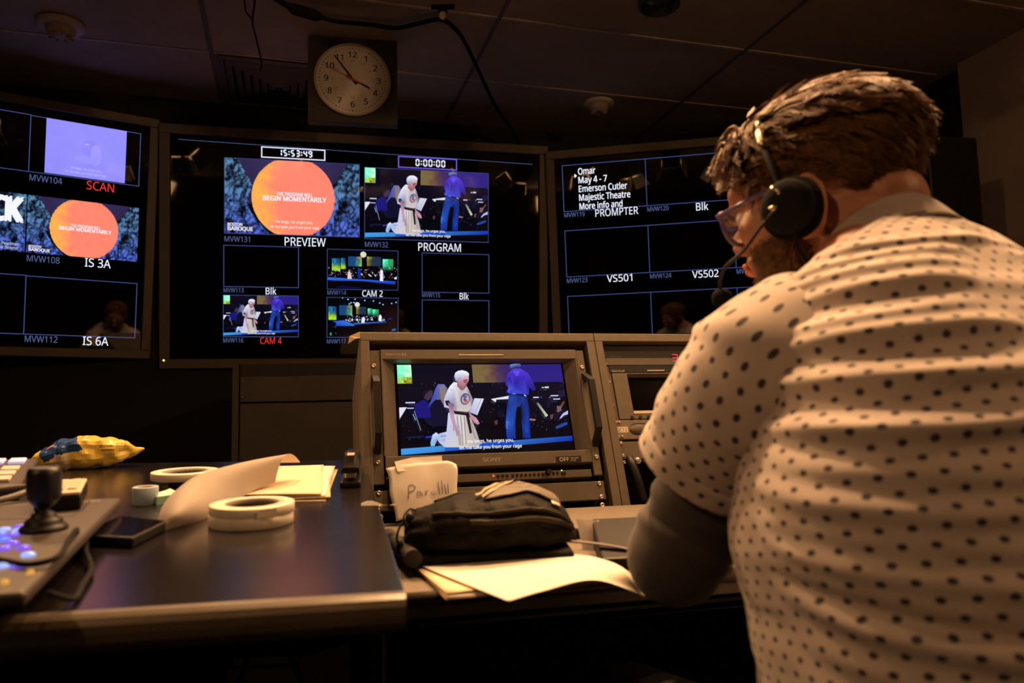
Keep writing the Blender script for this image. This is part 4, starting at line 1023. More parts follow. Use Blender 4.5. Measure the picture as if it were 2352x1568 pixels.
b = MB(); b.lathe([(.0235, 0), (.0238, .003), (.021, .006), (.0185, .007), (.0185, .010), (.016, .013), (.0125, .0145), (.0125, .017), (.008, .020), (.0055, .022), (.0055, .026)], 32, joy); js = b.build('joystick_base', M_black, t)
b = MB(); b.lathe([(.0055, .024), (.010, .027), (.0135, .031), (.0165, .036), (.0172, .045), (.0172, .060), (.0165, .0645), (.0145, .067), (.0138, .0678), (.011, .067), (0, .0665)], 32, joy); b.build('joystick_knob', mat('joystick_plastic', (.008, .008, .012), .4, bump=.05), t)
Lb = {'w': emat('button_white', lin((170, 190, 255)), 1.0), 'p': emat('button_purple', lin((130, 92, 235)), 1.0), 'b': emat('button_blue', lin((110, 130, 255)), 1.0), 'a': emat('button_amber', lin((225, 160, 70)), 1.0)}
for (u, v), c in zip(((-.351, .935), (-.340, .945), (-.3335, .924), (-.329, .876), (-.3145, .857), (-.313, .834), (-.296, .832), (-.28, .799), (-.286, .759), (-.2725, .757), (-.253, .727), (-.343, .905), (-.330, .90), (-.300, .775), (-.315, .802), (-.262, .700)), 'wpwbpppwwpabpwpa'):
    b = MB(); r = .0062 if c != 'a' else .003
    b.lathe([(r, 0), (r, .002), (r*.8, .0034), (0, .0038)], 16, Matrix.Translation((u, v, .030))); b.build('lit_button', Lb[c], t)
# keypad on the controller
t = thing('keypad', 'cream keypad lying on the rear of the camera controller behind the joystick', 'keypad', dk(-.350, 1.110, .0303, R(13)))
b = MB(); b.box(-.025, .025, -.066, .066, 0, .018); b.build('body', M_black, t, bevel=.003)
M_cream = mat('cream_plastic', (.66, .56, .42), .5, var=.04)
b = MB(); b.box(-.0245, .0245, -.0655, .0655, .018, .0225); b.build('top_plate', M_cream, t, bevel=.002)
for i in range(4):
    for j in range(3):
        b = MB(); b.box(-.0205+j*.0145, -.0095+j*.0145, -.045+i*.024, -.029+i*.024, .0225, .0255); b.build('key', mat('key_cream', (.74, .64, .48), .5, var=.03) if i+j == 0 else bpy.data.materials['key_cream'], t, bevel=.0015)
# button panel at the far left
t = thing('button_panel', 'dark control panel with rows of white keys at the far left back of the desk', 'control panel', dk(0, 0, 0))
b = MB(); P4 = [(-.492, 1.445), (-.430, 1.195), (-.80, 1.16), (-.86, 1.47)]
b.add([(*q, .0003) for q in P4]+[(*P4[0], .056), (*P4[1], .045), (*P4[2], .045), (*P4[3], .056)], [(0, 1, 2, 3), (7, 6, 5, 4), (0, 4, 5, 1), (1, 5, 6, 2), (2, 6, 7, 3), (3, 7, 4, 0)]); b.build('body', M_ctl, t, bevel=.004)
M_key = mat('white_key', (.70, .64, .60), .5, var=.03); M_keyl = mat('lit_key', (.6, .6, .65), .5, emit=lin((215, 205, 245)), es=.55)
def pk(a, c):  # a: 0 right..1 left, c: 0 front..1 back
    f0 = V((*P4[1], .045)).lerp(V((*P4[2], .045)), a); f1 = V((*P4[0], .056)).lerp(V((*P4[3], .056)), a); return f0.lerp(f1, c)
for i, cr in enumerate((.10, .28, .46, .76)):
    for j in range(6):
        a0 = .045+j*.085; hh = .13 if i < 3 else .16
        q = [pk(a0, cr), pk(a0+.066, cr), pk(a0+.066, cr+hh), pk(a0, cr+hh)]
        b = MB(); b.add(q+[x+V((0, 0, .005)) for x in q], [(0, 1, 2, 3), (7, 6, 5, 4), (0, 4, 5, 1), (1, 5, 6, 2), (2, 6, 7, 3), (3, 7, 4, 0)])
        b.build('key', M_keyl if (i, j) in ((3, 0), (3, 1)) else M_key, t, bevel=.0015)
# small black slab with purple sheen and its cable
t = thing('tablet', 'slim glossy black tablet lying between the controller and the curled sheet', 'tablet', dk(0, 0, 0))
b = MB(); P4b = [(-.299, .985), (-.2265, .950), (-.209, 1.045), (-.277, 1.098)]
b.prism(P4b, .0004, .0125); b.build('body', M_black, t, bevel=.003, segs=3)
ctr = V((sum(q[0] for q in P4b)/4, sum(q[1] for q in P4b)/4))
b = MB(); b.prism([tuple(ctr+(V(q)-ctr)*.93) for q in P4b], .0124, .0130); b.build('glass_top', mat('tablet_glass', (.006, .005, .008), .12, spec=.6, var=.1), t)
b = MB(); b.tube(catmull([(-.281, .975, .008), (-.283, .935, .012), (-.266, .888, .036), (-.258, .835, .034), (-.243, .760, .036), (-.262, .747, .034), (-.30, .775, .034), (-.36, .80, .034)], 8), .0028, 8)
tag(b.build('thin_cable', M_blackm, M=DM), 'thin black cable running from the tablet across the controller', 'cable')
b = MB(); b.tube(catmull([(-.279, .968, .006), (-.262, .905, .010), (-.238, .84, .006), (-.228, .78, .005), (-.222, .735, .005), (-.230, .70, .02)], 8), .0026, 8)
tag(b.build('thin_cable', M_blackm, M=DM), 'thin black cable curving down the desk beside the controller', 'cable')
b = MB(); b.tube(catmull([(-.50, 1.185, .034), (-.44, 1.18, .042), (-.40, 1.165, .045), (-.425, 1.12, .036), (-.48, 1.10, .034)], 8), .0042, 8)
tag(b.build('grey_cable', mat('cable_grey', (.16, .15, .15), .5, var=.1), M=DM), 'grey cable loop behind the joystick at the left edge', 'cable')

# ---------------------------------------------------------------- things on the console shelf
fpts = [(-.013, .284), (.222, .25), (.223, -.046), (.018, -.060)]
def sleaf(name, m, label, z, rot, dx, dy, pts=fpts, curl=0, cat='folder'):
    cx, cy = .11, .10; c, s = math.cos(rot), math.sin(rot)
    def fn(u, v):
        a = V(pts[0]).lerp(V(pts[1]), u); d = V(pts[3]).lerp(V(pts[2]), u); q = a.lerp(d, v)-V((cx, cy))
        return V((cx+dx+c*q.x-s*q.y, cy+dy+s*q.x+c*q.y, z+.0012*math.sin(u*5+z*700)*v+curl*max(0, v-.75)*u))
    b = MB(); b.grid(14, 14, fn); return tag(b.build(name, m, solid=.0010, M=SM), label, cat, 'folders under the pouch')
sleaf('manila_folder', mat('brown_card', (.42, .28, .15), .8, var=.06), 'brown folder at the bottom of the pile under the black pouch', .0012, R(-1.5), .004, .0)
sleaf('manila_folder', M_manila, 'manila folder second from the bottom of the pile under the pouch', .0034, R(.8), .0, .004)
sleaf('loose_sheet', M_paper, 'white sheet between the manila folders under the pouch', .0056, R(-.6), .006, .004, cat='paper')
sleaf('manila_folder', bpy.data.materials['manila_card_b'], 'manila folder at the top of the pile under the pouch', .0080, R(1.6), -.002, .010)
PC = [[(-.0065, .1561, .0112), (.0617, .1424, .0118), (.1369, .1228, .0125), (.2088, .1140, .0125)],
      [(.0167, .0661, .0112), (.0767, .0432, .0140), (.1509, .0152, .0185), (.2271, .0339, .0185)],
      [(.0467, -.0360, .0110), (.0977, -.0470, .0145), (.1620, -.0575, .0190), (.2362, -.0412, .0165)],
      [(.0768, -.1124, .0080), (.1204, -.0958, .0120), (.1848, -.0824, .0165), (.2590, -.0430, -.0160)]]
def cr1(p, t):
    x = t*3; i = min(2, int(x)); f = x-i; g = [p[k] for k in range(4)]
    e = [2*g[0]-g[1]]+g+[2*g[3]-g[2]]; a_, b_, c_, d_ = e[i:i+4]
    return .5*((2*b_)+(c_-a_)*f+(2*a_-5*b_+4*c_-d_)*f*f+(3*b_-a_-3*c_+d_)*f**3)
def pap(u, v): return cr1([cr1([V(q) for q in r_], u) for r_ in PC], v)
M_print = mat('printed_paper', (.66, .61, .53), .85, bump=.05, bscale=80)
nt = M_print.node_tree; tc = nt.nodes.new('ShaderNodeTexCoord'); wv = nt.nodes.new('ShaderNodeTexWave'); wv.bands_direction = 'Y'; wv.inputs['Scale'].default_value = 36; wv.inputs['Distortion'].default_value = .3
mpn = nt.nodes.new('ShaderNodeMapping'); mpn.inputs['Rotation'].default_value = (0, 0, R(8)); nt.links.new(tc.outputs['Object'], mpn.inputs[0]); nt.links.new(mpn.outputs[0], wv.inputs[0])
nz2 = nt.nodes.new('ShaderNodeTexNoise'); nz2.inputs['Scale'].default_value = 90; nt.links.new(tc.outputs['Object'], nz2.inputs[0])
mm = nt.nodes.new('ShaderNodeMath'); mm.operation = 'MULTIPLY'; nt.links.new(wv.outputs['Fac'], mm.inputs[0]); nt.links.new(nz2.outputs['Fac'], mm.inputs[1])
rp = nt.nodes.new('ShaderNodeValToRGB'); rp.color_ramp.elements[0].position = .48; rp.color_ramp.elements[0].color = (.67, .62, .54, 1); rp.color_ramp.elements[1].position = .62; rp.color_ramp.elements[1].color = (.52, .48, .42, 1)
nt.links.new(mm.outputs[0], rp.inputs[0]); nt.links.new(rp.outputs[0], nt.nodes['Principled BSDF'].inputs['Base Color'])
b = MB(); b.grid(30, 30, pap); tag(b.build('printed_sheet', M_print, solid=.0004, M=SM), 'printed white sheet on top of the folders, hanging over the console edge', 'paper')
# binder
t = thing('portfolio', 'flat black portfolio with a rolled edge under the black pouch', 'portfolio', sh(0, 0, .0118))
b = MB(); b.prism([(-.020, .285), (-.008, .095), (.205, .062), (.238, .245)], 0, .012); b.build('cover', M_blackm, t, bevel=.004)
M_vin = mat('black_vinyl', (.018, .015, .012), .5, spec=.3, var=.1, bump=.15, bscale=250)
b = MB(); b.cyl((-.022, .288, .012), (-.004, .080, .012), .0115, n=20); b.build('rolled_edge', M_vin, t)

# black pouch
M_nyl = mat('black_nylon', (.0065, .0055, .0045), .65, spec=.06, sheen=.02, var=.25, vscale=30, bump=.5, bscale=260)
M_nyl2 = mat('dark_nylon_panel', (.008, .0065, .005), .6, spec=.08, sheen=.02, var=.2, vscale=40, bump=.4, bscale=200)
M_zip = mat('pouch_piping', (.022, .018, .012), .6, spec=.15, var=.15, bump=.3, bscale=400)
t = thing('pouch', 'black nylon drawstring pouch with a mesh pocket lying on the portfolio', 'pouch', sh(.120, .158, .0241, R(-6)))
hz_ = [(0, .030), (.04, .047), (.10, .052), (.2, .062), (.3, .068), (.45, .071), (.6, .080), (.68, .083), (.76, .078), (.86, .064), (.94, .044), (1, .018)]
dz_ = [(0, .030), (.04, .052), (.12, .072), (.3, .092), (.6, .096), (.8, .084), (.92, .058), (1, .018)]
def pouchf(u, v):  # u along the length, v around
    h = ip(hz_, u); d = ip(dz_, u); a = 2*math.pi*v
    ca, sa = math.cos(a), math.sin(a)
    y = -d*math.copysign(abs(ca)**.75, ca); zc = h*.42
    z = zc+(h-zc)*abs(sa)**.8 if sa > 0 else zc-zc*abs(sa)**.6
    sag = .005*math.exp(-((z-.030)/.006)**2)*(1 if ca > 0 else 0)*max(0, min(1, (u-.12)*5))
    n = noise.noise(V((u*7, v*9, 1)))*.005+noise.noise(V((u*16+z*80, v*14, 5)))*.0028
    if u < .16: n += .004*math.sin(a*11)*(1-u/.16)
    y += (sag-n)*ca; z = max(.0006, z+n*sa*.9)
    return V((-.128+.240*u, y, z))
b = MB(); b.grid(64, 56, pouchf)
for (q) in b.f: pass
vsl = b.v
for i, f in enumerate(b.f):
    c = sum((vsl[k] for k in f), V((0, 0, 0)))/4
    if c.z > .046 and c.x > -.06: b.m[i] = 1
b.add([pouchf(0, j/40) for j in range(40)], [tuple(range(40))]); b.add([pouchf(1, j/40) for j in range(40)], [tuple(range(39, -1, -1))])
b.build('body', [M_nyl, M_nyl2], t)
def onp(u, v, o=.002):
    q = pouchf(u, v); e = pouchf(u+.004, v)-q; g = pouchf(u, v+.004)-q; n = e.cross(g).normalized()
    c = V((q.x, 0, .03)); n = n if n.dot(q-c) > 0 else -n
    return q+n*o
b = MB(); b.tube([onp(.16+.80*s/40, .115-.055*math.sin(s/40*2.4), .0012) for s in range(41)], .0028, 8); b.build('upper_piping', M_zip, t)
b = MB(); b.tube([onp(.36+.60*s/40, .03-.02*math.sin(s/40*3.0)+.012, .0012) for s in range(41)], .0036, 8); b.build('zip_flap', M_zip, t)
b = MB(); b.tube([onp(.18+.76*s/40, .33+.03*math.sin(s/40*3), .001) for s in range(41)], .0024, 8); b.build('rear_piping', M_zip, t)
# mesh pocket
M_mesh = mat('mesh_fabric', (.09, .075, .05), .6, bump=.2)
nt = M_mesh.node_tree; tc = nt.nodes.new('ShaderNodeTexCoord'); bs = nt.nodes['Principled BSDF']
ck = nt.nodes.new('ShaderNodeTexVoronoi'); ck.inputs['Scale'].default_value = 420; ck.inputs['Randomness'].default_value = .15; nt.links.new(tc.outputs['Object'], ck.inputs['Vector'])
rp = nt.nodes.new('ShaderNodeValToRGB'); rp.color_ramp.elements[0].position = .35; rp.color_ramp.elements[0].color = (.010, .008, .006, 1); rp.color_ramp.elements[1].position = .5; rp.color_ramp.elements[1].color = (.13, .105, .07, 1)
nt.links.new(ck.outputs['Distance'], rp.inputs[0]); nt.links.new(rp.outputs[0], bs.inputs['Base Color'])
b = MB(); b.grid(24, 14, lambda u, v: onp(.46+.42*u, .145+.16*v, .003+.002*math.sin(u*9)*math.sin(v*3))); b.build('mesh_pocket', M_mesh, t, solid=.0008)
M_elas = mat('elastic_band', (.34, .27, .17), .6, var=.3, vscale=120, bump=.4, bscale=400)
for k, (ua, va, ub, vb_) in enumerate(((.44, .15, .66, .26), (.40, .17, .63, .29))):
    b = MB(); b.grid(20, 3, lambda s, w_: onp(ua+(ub-ua)*s, va+(vb_-va)*s+.022*w_, .0055)); b.build('elastic_band', M_elas, t, solid=.0012)
b = MB(); b.grid(4, 3, lambda u, v: onp(.82+.05*u, .115+.025*v, .0035)); b.build('logo_patch', mat('silver_patch', (.6, .52, .4), .35, var=.2, vscale=200), t, solid=.0008)
b = MB(); b.tube(catmull([(-.118, -.03, .048), (-.132, -.045, .036), (-.137, -.05, .020), (-.132, -.045, .006)], 8), .0016, 6); b.tube(catmull([(-.112, -.02, .052), (-.120, -.03, .055), (-.128, -.04, .046), (-.124, -.042, .030)], 8), .0014, 6); b.build('drawcord', M_blackm, t)
b = MB(); b.ell((-.120, -.035, .044), (.006, .006, .008)); b.ell((-.133, -.046, .008), (.005, .005, .010)); b.build('cord_lock', M_black, t)

t = thing('white_card', 'small white folded card standing at the right end of the pouch', 'card', sh(.262, .205, .0005, R(10)))
b = MB(); b.add([(0, 0, 0), (.030, -.012, 0), (.027, -.004, .040), (-.004, .010, .044)], [(0, 1, 2, 3)]); b.add([(.030, -.012, 0), (.037, .010, 0), (.034, .014, .040), (.027, -.004, .040)], [(0, 1, 2, 3)]); b.build('card', M_paper, t, solid=.0006)
b = MB(); b.grid(16, 2, lambda u, v: V((.185+.135*u, .115-.085*u+.016*v, .030-.019*u+.006*math.sin(u*3)))); tag(b.build('grey_strap', mat('strap_grey', (.14, .12, .12), .7, var=.15, bump=.3, bscale=300), solid=.002, M=SM), 'grey webbing strap lying beside the pouch above the printed sheet', 'strap')
t = thing('equipment_box', 'low brown equipment box in front of the right half of the rack', 'box', SM)
b = MB(); b.box(.15, 1.05, .30, .565, .0004, .018); b.build('case', M_shelf, t, bevel=.002)
b = MB(); b.box(.152, 1.048, .2985, .2998, .001, .014); b.build('front_face', M_black, t)
t = thing('control_unit', 'black wedge shaped control unit on the console beside the man\'s forearm', 'control unit', SM)
b = MB(); P4c = [(.235, .04), (.47, .02), (.50, .215), (.285, .225)]
b.add([(*q, .0004) for q in P4c]+[(*P4c[0], .016), (*P4c[1], .016), (*P4c[2], .042), (*P4c[3], .042)], [(0, 1, 2, 3)[::-1], (4, 5, 6, 7), (0, 1, 5, 4), (1, 2, 6, 5), (2, 3, 7, 6), (3, 0, 4, 7)]); b.build('wedge_case', M_black, t, bevel=.003)
b = MB(); b.grid(8, 8, lambda u, v: V((.40+.20*u, -.02+.13*v, .0008+.0004*math.sin(u*6)))); tag(b.build('loose_sheet', M_paper, solid=.0005, M=SM), 'white sheet on the console edge seen between the man\'s arm and shirt', 'paper')

# ---------------------------------------------------------------- under the desk
t = thing('cardboard_box', 'brown cardboard box of papers in the dark under the desk', 'box', xf((-.40, 1.37, 0), R(6)))
M_card = mat('cardboard', (.50, .38, .27), .9, var=.12, vscale=20, bump=.2)
b = MB(); b.box(-.105, .105, 0, .30, 0, .50); b.build('carton', M_card, t, bevel=.003)
b = MB(); b.add([(.02, -.004, .40), (.104, -.006, .40), (.104, -.006, .535), (.02, -.004, .515)], [(0, 1, 2, 3)]); b.build('flap', M_card, t, solid=.003)
for k in range(3):
    b = MB(); b.box(-.095+.004*k, .015, .01+.05*k, .03+.05*k, .502, .514-.003*k); b.build('paper_bundle', M_paperg, t)
for k, (pts, lb) in enumerate((([(-.52, 1.27, .40), (-.48, 1.27, .47), (-.42, 1.28, .497), (-.36, 1.28, .478), (-.33, 1.28, .44), (-.31, 1.28, .30)], 'black cable arching over the cardboard box under the desk'),
    ([(-.395, 1.33, .60), (-.385, 1.31, .55), (-.36, 1.29, .51), (-.34, 1.28, .47), (-.32, 1.28, .38)], 'black cable hanging straight down in front of the cardboard box'),
    ([(-.44, 1.29, .55), (-.455, 1.28, .50), (-.47, 1.28, .44), (-.46, 1.28, .30)], 'black cable left in front of the cardboard box under the desk'))):
    b = MB(); b.tube(catmull(pts, 8), .005, 8); tag(b.build('black_cable', M_blackm), lb, 'cable', 'cables under the desk')

# ---------------------------------------------------------------- the seated man
M_skin = mat('skin', (.46, .21, .13), .5, var=.10, vscale=35, bump=.15, bscale=350, sss=.25)
M_hair = mat('hair', (.135, .062, .021), .45, spec=.28, var=.35, vscale=40)
M_beard = mat('beard_hair', (.22, .125, .065), .5, var=.35, vscale=60)
M_shirt = mat('dotted_shirt', (.62, .55, .50), .85, sheen=.25)
M_collar = mat('collar_cloth', (.42, .35, .33), .88, bump=.25, bscale=900, var=.05)
M_under = mat('grey_sleeve', (.05, .040, .037), .9, sheen=.15, var=.08, vscale=25, bump=.25, bscale=700)
M_trou = mat('dark_trousers', (.015, .015, .02), .9, var=.2, bump=.2)
M_shoe = mat('dark_shoe', (.012, .010, .009), .5, var=.2)

FW = V((-.342, .940, 0)); RT = V((.940, .342, 0)); UPV = V((0, 0, 1))
def spl(pts, n):
    A = np.array(pts, float); m = len(A); t = np.linspace(0, m-1, n); out = np.zeros((n, A.shape[1]))
    B = np.vstack([2*A[0]-A[1], A, 2*A[-1]-A[-2]])
    for k, x in enumerate(t):
        i = min(int(x), m-2); f = x-i; a, b_, c, d = B[i:i+4]
        out[k] = .5*(2*b_+(c-a)*f+(2*a-5*b_+4*c-d)*f*f+(3*b_-a-3*c+d)*f**3)
    return out
# x, y, z, half width, half depth back, half depth front, tilt
TOR = [(.440, .715, .47, .205, .165, .185, 0), (.438, .705, .56, .205, .165, .190, 4), (.430, .705, .65, .201, .160, .195, 7), (.418, .718, .75, .198, .155, .19, 9),
       (.404, .738, .84, .192, .150, .175, 11), (.410, .765, .92, .178, .145, .155, 14), (.416, .792, .975, .168, .134, .14, 18), (.422, .815, 1.020, .152, .114, .12, 23),
       (.425, .830, 1.058, .138, .093, .10, 28), (.427, .838, 1.078, .100, .078, .085, 32), (.428, .842, 1.092, .074, .070, .076, 35)]

def evalmesh(ob):
    dg = bpy.context.evaluated_depsgraph_get(); dg.update()
    return bpy.data.meshes.new_from_object(ob.evaluated_get(dg))
def blob(mb, name, m, vox, it, parent=None, fac=.5):
    o = mb.build('tmp', m)
    r = o.modifiers.new('r', 'REMESH'); r.mode = 'VOXEL'; r.voxel_size = vox; r.use_smooth_shade = True
    s = o.modifiers.new('s', 'SMOOTH'); s.factor = fac; s.iterations = it
    me = evalmesh(o); bpy.data.objects.remove(o); me.name = name
    if not me.materials: me.materials.append(m)
    me.polygons.foreach_set('use_smooth', [True]*len(me.polygons))
    q = bpy.data.objects.new(name, me); COL.objects.link(q)
    if parent is not None: q.parent = parent
    return q
def cap(b, p0, p1, r0, r1, n=14):
    p0, p1 = V(p0), V(p1); b.ell(p0, (r0,)*3, n=n, m=8); b.ell(p1, (r1,)*3, n=n, m=8); b.cyl(p0, p1, r0, r1, n)

HO = V((.381, .908, 1.178)); pd = R(8)
fh = V((-.731, .682, 0)).normalized()
HX = (fh*math.cos(pd)-UPV*math.sin(pd)); HY = UPV.cross(fh); HZ = HX.cross(HY)
HM = axes(HO, HX, HY, HZ); HR = HM.to_3x3()
def hd(x, y, z): return HM @ V((x, y, z))

man = thing('person', 'seated man in a white shirt with dark dots, seen from behind, head bent over console', 'person', xf((0, 0, 0)))
SHL, ELL, WRL = V((.270, .788, .972)), V((.186, .885, .766)), V((.285, 1.085, .782))
SHR, ELR, WRR = V((.585, .900, .972)), V((.650, 1.075, .785)), V((.500, 1.215, .762))
HIPL, HIPR = V((.42, .72, .53))-RT*.10, V((.42, .72, .53))+RT*.10
KNL, KNR = HIPL+FW*.40-RT*.05+V((0, 0, .0)), HIPR+FW*.40+RT*.05
ANL, ANR = KNL+V((0, 0, -.44))-FW*.03, KNR+V((0, 0, -.44))-FW*.03
b = MB()
# head
for c, r in (((-.014, 0, .028), (.098, .076, .077)), ((.036, 0, .004), (.064, .064, .082)), ((.028, 0, -.058), (.058, .055, .043)), ((.066, 0, -.080), (.024, .026, .020)),
             ((.068, .040, -.025), (.025, .024, .026)), ((.068, -.040, -.025), (.025, .024, .026)), ((.095, 0, -.054), (.012, .023, .007)), ((.093, 0, -.065), (.011, .020, .008)),
             ((.094, .030, .012), (.010, .018, .008)), ((.094, -.030, .012), (.010, .018, .008)), ((-.075, 0, -.03), (.04, .05, .04))):
    b.ell(hd(*c), r, HR)
cap(b, hd(.091, 0, .012), hd(.112, 0, -.030), .009, .0115); cap(b, hd(.102, .011, -.033), hd(.102, -.011, -.033), .009, .009); cap(b, hd(.086, -.045, .026), hd(.086, .045, .026), .012, .012)
for sg in (1, -1):
    pts = []
    for k in range(17):
        a = R(-105+k*15.6*1.02); pts.append(hd(-.010-.019*math.cos(a)*1.0-.004, sg*(.083+.010*max(0, math.cos(a))), -.030+.034*math.sin(a)))
    for p_, q_ in zip(pts, pts[1:]): cap(b, p_, q_, .0052, .0052, 10)
    b.ell(hd(-.010, sg*.078, -.032), (.017, .006, .028), HR); b.ell(hd(-.002, sg*.080, -.060), (.009, .006, .010), HR)
# neck, trunk
cap(b, hd(-.030, 0, -.05), (.427, .838, 1.08), .064, .070)
for i, (x, y, z, a, bb, bf, tl) in enumerate(TOR[:-2]):
    b.ell((x, y, z), (a-.030, (bb+bf)/2-.022, .075), Matrix(((RT.x, FW.x, 0), (RT.y, FW.y, 0), (0, 0, 1))), n=20)
for S, E, W_, sg in ((SHL, ELL, WRL, 1), (SHR, ELR, WRR, -1)):
    cap(b, S, S.lerp(E, .5), .056, .052); cap(b, S.lerp(E, .5), E, .052, .043); cap(b, E, W_, .043, .028)
    d = (W_-E).normalized(); sd = d.cross(UPV).normalized()*(-sg)   # thumb side: towards the other hand
    cap(b, W_, W_+d*.075+V((0, 0, -.008)), .026, .028)
    pc = W_+d*.085+V((0, 0, -.008))
    for k, (of, ln) in enumerate(((.030, .070), (.010, .080), (-.010, .074), (-.029, .058))):
        q0 = pc-sd*(-of); q1 = q0+d*ln*.5+V((0, 0, .006)); q2 = q1+d*ln*.32-V((0, 0, .012)); q3 = q2+d*ln*.2-V((0, 0, .013))
        cap(b, q0-d*.02, q1, .0098, .009, 10); cap(b, q1, q2, .009, .008, 10); cap(b, q2, q3, .008, .007, 10)
    t0 = W_+d*.02+sd*.022; t1 = t0+d*.035+sd*.026; t2 = t1+d*.032+sd*.004-V((0, 0, .008)); cap(b, t0, t1, .013, .0105, 10); cap(b, t1, t2, .0105, .008, 10)
for H_, K, A_ in ((HIPL, KNL, ANL), (HIPR, KNR, ANR)):
    cap(b, H_, K, .078, .056); cap(b, K, A_, .054, .036); cap(b, A_+V((0, 0, -.03)), A_+FW*.15+V((0, 0, -.045)), .032, .028)
body = blob(b, 'body', M_skin, .0048, 5, man)
for sg in (1, -1):
    b = MB(); b.ell(hd(.085, sg*.032, -.004), (.012, .012, .012), HR); b.build('eye', mat('eye_white', (.8, .76, .72), .2) if sg > 0 else bpy.data.materials['eye_white'], man)
    b = MB(); b.ell(hd(.0945, sg*.032, -.005), (.0035, .0055, .0055), HR); b.build('iris', mat('iris_brown', (.05, .03, .02), .2) if sg > 0 else bpy.data.materials['iris_brown'], man)
b = MB(); b.ell(hd(.1045, 0, -.0580), (.007, .019, .0045), HR); b.ell(hd(.1025, 0, -.0655), (.0075, .017, .0055), HR); b.build('lips', mat('lip_skin', (.60, .20, .13), .4, var=.05, sss=.2), man)

# ---- shirt: trunk and sleeves with their own cloth coordinates
nt = M_shirt.node_tree; bs = nt.nodes['Principled BSDF']; L_ = nt.links.new
def nn(t, **k):
    n = nt.nodes.new(t)
    for a, v_ in k.items(): setattr(n, a, v_)
    return n
def mth(op, a, b_=None):
    n = nn('ShaderNodeMath', operation=op)
    for i, x in enumerate((a, b_)):
        if x is None: continue
        if isinstance(x, (int, float)): n.inputs[i].default_value = x
        else: L_(x, n.inputs[i])
    return n.outputs[0]
uvn = nn('ShaderNodeUVMap'); sp = nn('ShaderNodeSeparateXYZ'); L_(uvn.outputs[0], sp.inputs[0])
PX, PY = .0222, .0128
row = mth('DIVIDE', sp.outputs[1], PY); rf = mth('FLOOR', row); rr = mth('SUBTRACT', mth('FRACT', row), .5)
cx_ = mth('ADD', mth('DIVIDE', sp.outputs[0], PX), mth('MULTIPLY', rf, .5)); cf = mth('SUBTRACT', mth('FRACT', cx_), .5)
dx_ = mth('MULTIPLY', cf, PX); dy_ = mth('MULTIPLY', rr, PY)
dist = mth('SQRT', mth('ADD', mth('MULTIPLY', dx_, dx_), mth('MULTIPLY', mth('MULTIPLY', dy_, dy_), 1.7)))
mr = nn('ShaderNodeMapRange', interpolation_type='SMOOTHSTEP'); mr.inputs[1].default_value = .0030; mr.inputs[2].default_value = .0042; L_(dist, mr.inputs[0])
cmx = nn('ShaderNodeMix', data_type='RGBA'); L_(mr.outputs[0], cmx.inputs[0]); cmx.inputs[6].default_value = (.035, .032, .036, 1); cmx.inputs[7].default_value = (.53, .455, .42, 1)
L_(cmx.outputs[2], bs.inputs['Base Color'])
wn = nn('ShaderNodeTexNoise'); wn.inputs['Scale'].default_value = 900; L_(uvn.outputs[0], wn.inputs['Vector'])
bp = nn('ShaderNodeBump'); bp.inputs['Strength'].default_value = .12; bp.inputs['Distance'].default_value = .001; L_(wn.outputs[0], bp.inputs['Height']); L_(bp.outputs[0], bs.inputs['Normal'])

def gridmesh(P, U, W_, name, parent, m, close=False, solid=0):
    nv, nu = P.shape[:2]
    mb = MB(); mb.v = [V(q) for q in P.reshape(-1, 3)]; mb.c = [None]*(nu*nv)
    mb.f = [(j*nu+i, j*nu+i+1, (j+1)*nu+i+1, (j+1)*nu+i) for j in range(nv-1) for i in range(nu-1)]
    mb.m = [0]*len(mb.f); mb.sm = [True]*len(mb.f); mb.uv = [(float(a), float(c)) for a, c in zip(U.reshape(-1), W_.reshape(-1))]
    return mb.build(name, m, parent, solid=solid)
def normals(P):
    du = np.gradient(P, axis=1); dv = np.gradient(P, axis=0); n = np.cross(du, dv)
    return n/np.maximum(1e-9, np.linalg.norm(n, axis=2, keepdims=True))
def ridge(u, z, u0, z0, u1, z1, amp, wd, bend=0, sharp=1.6):
    s = (u-u0)/(u1-u0); zz = z0+(z1-z0)*s+bend*4*s*(1-s)
    d = z-zz
    up = np.where(d > 0, d/(wd*sharp), d/wd)
    return amp*np.exp(-up**2)*np.clip(np.minimum(s, 1-s)*5, 0, 1)**.8*(s > 0)*(s < 1)
def vnoise(A, B_, sx, sy, seed):
    out = np.zeros(A.shape)
    for idx in np.ndindex(A.shape): out[idx] = noise.noise(V((A[idx]*sx, B_[idx]*sy, seed)))
    return out
NUv, NVv = 261, 210
T = spl(TOR, NVv)
th = np.linspace(-math.pi, math.pi, NUv)
P = np.zeros((NVv, NUv, 3)); U = np.zeros((NVv, NUv))
rt, fw = np.array(RT), np.array(FW)
for j in range(NVv):
    x, y, z, a, bb, bf, tl = T[j]; tl = R(tl)
    fp = fw*math.cos(tl)-np.array((0, 0, 1))*math.sin(tl)
    s_, c_ = np.sin(th), np.cos(th); e = .86
    sx = np.sign(s_)*np.abs(s_)**e; cx = np.sign(c_)*np.abs(c_)**e
    dep = np.where(cx > 0, bb, bf)
    P[j] = np.array((x, y, z))-rt[None]*(a*sx)[:, None]-fp[None]*(dep*cx)[:, None]
    d = np.r_[0, np.cumsum(np.linalg.norm(np.diff(P[j], axis=0), axis=1))]; U[j] = d-d[NUv//2]
Wv = np.zeros((NVv, NUv)); Wv[1:] = np.cumsum(np.linalg.norm(np.diff(P, axis=0), axis=2), axis=0)
Wv[:] = Wv[:, NUv//2-40:NUv//2-39]*.5+Wv[:, NUv//2+40:NUv//2+41]*.5
N = normals(P)
ctr = T[:, None, :3]
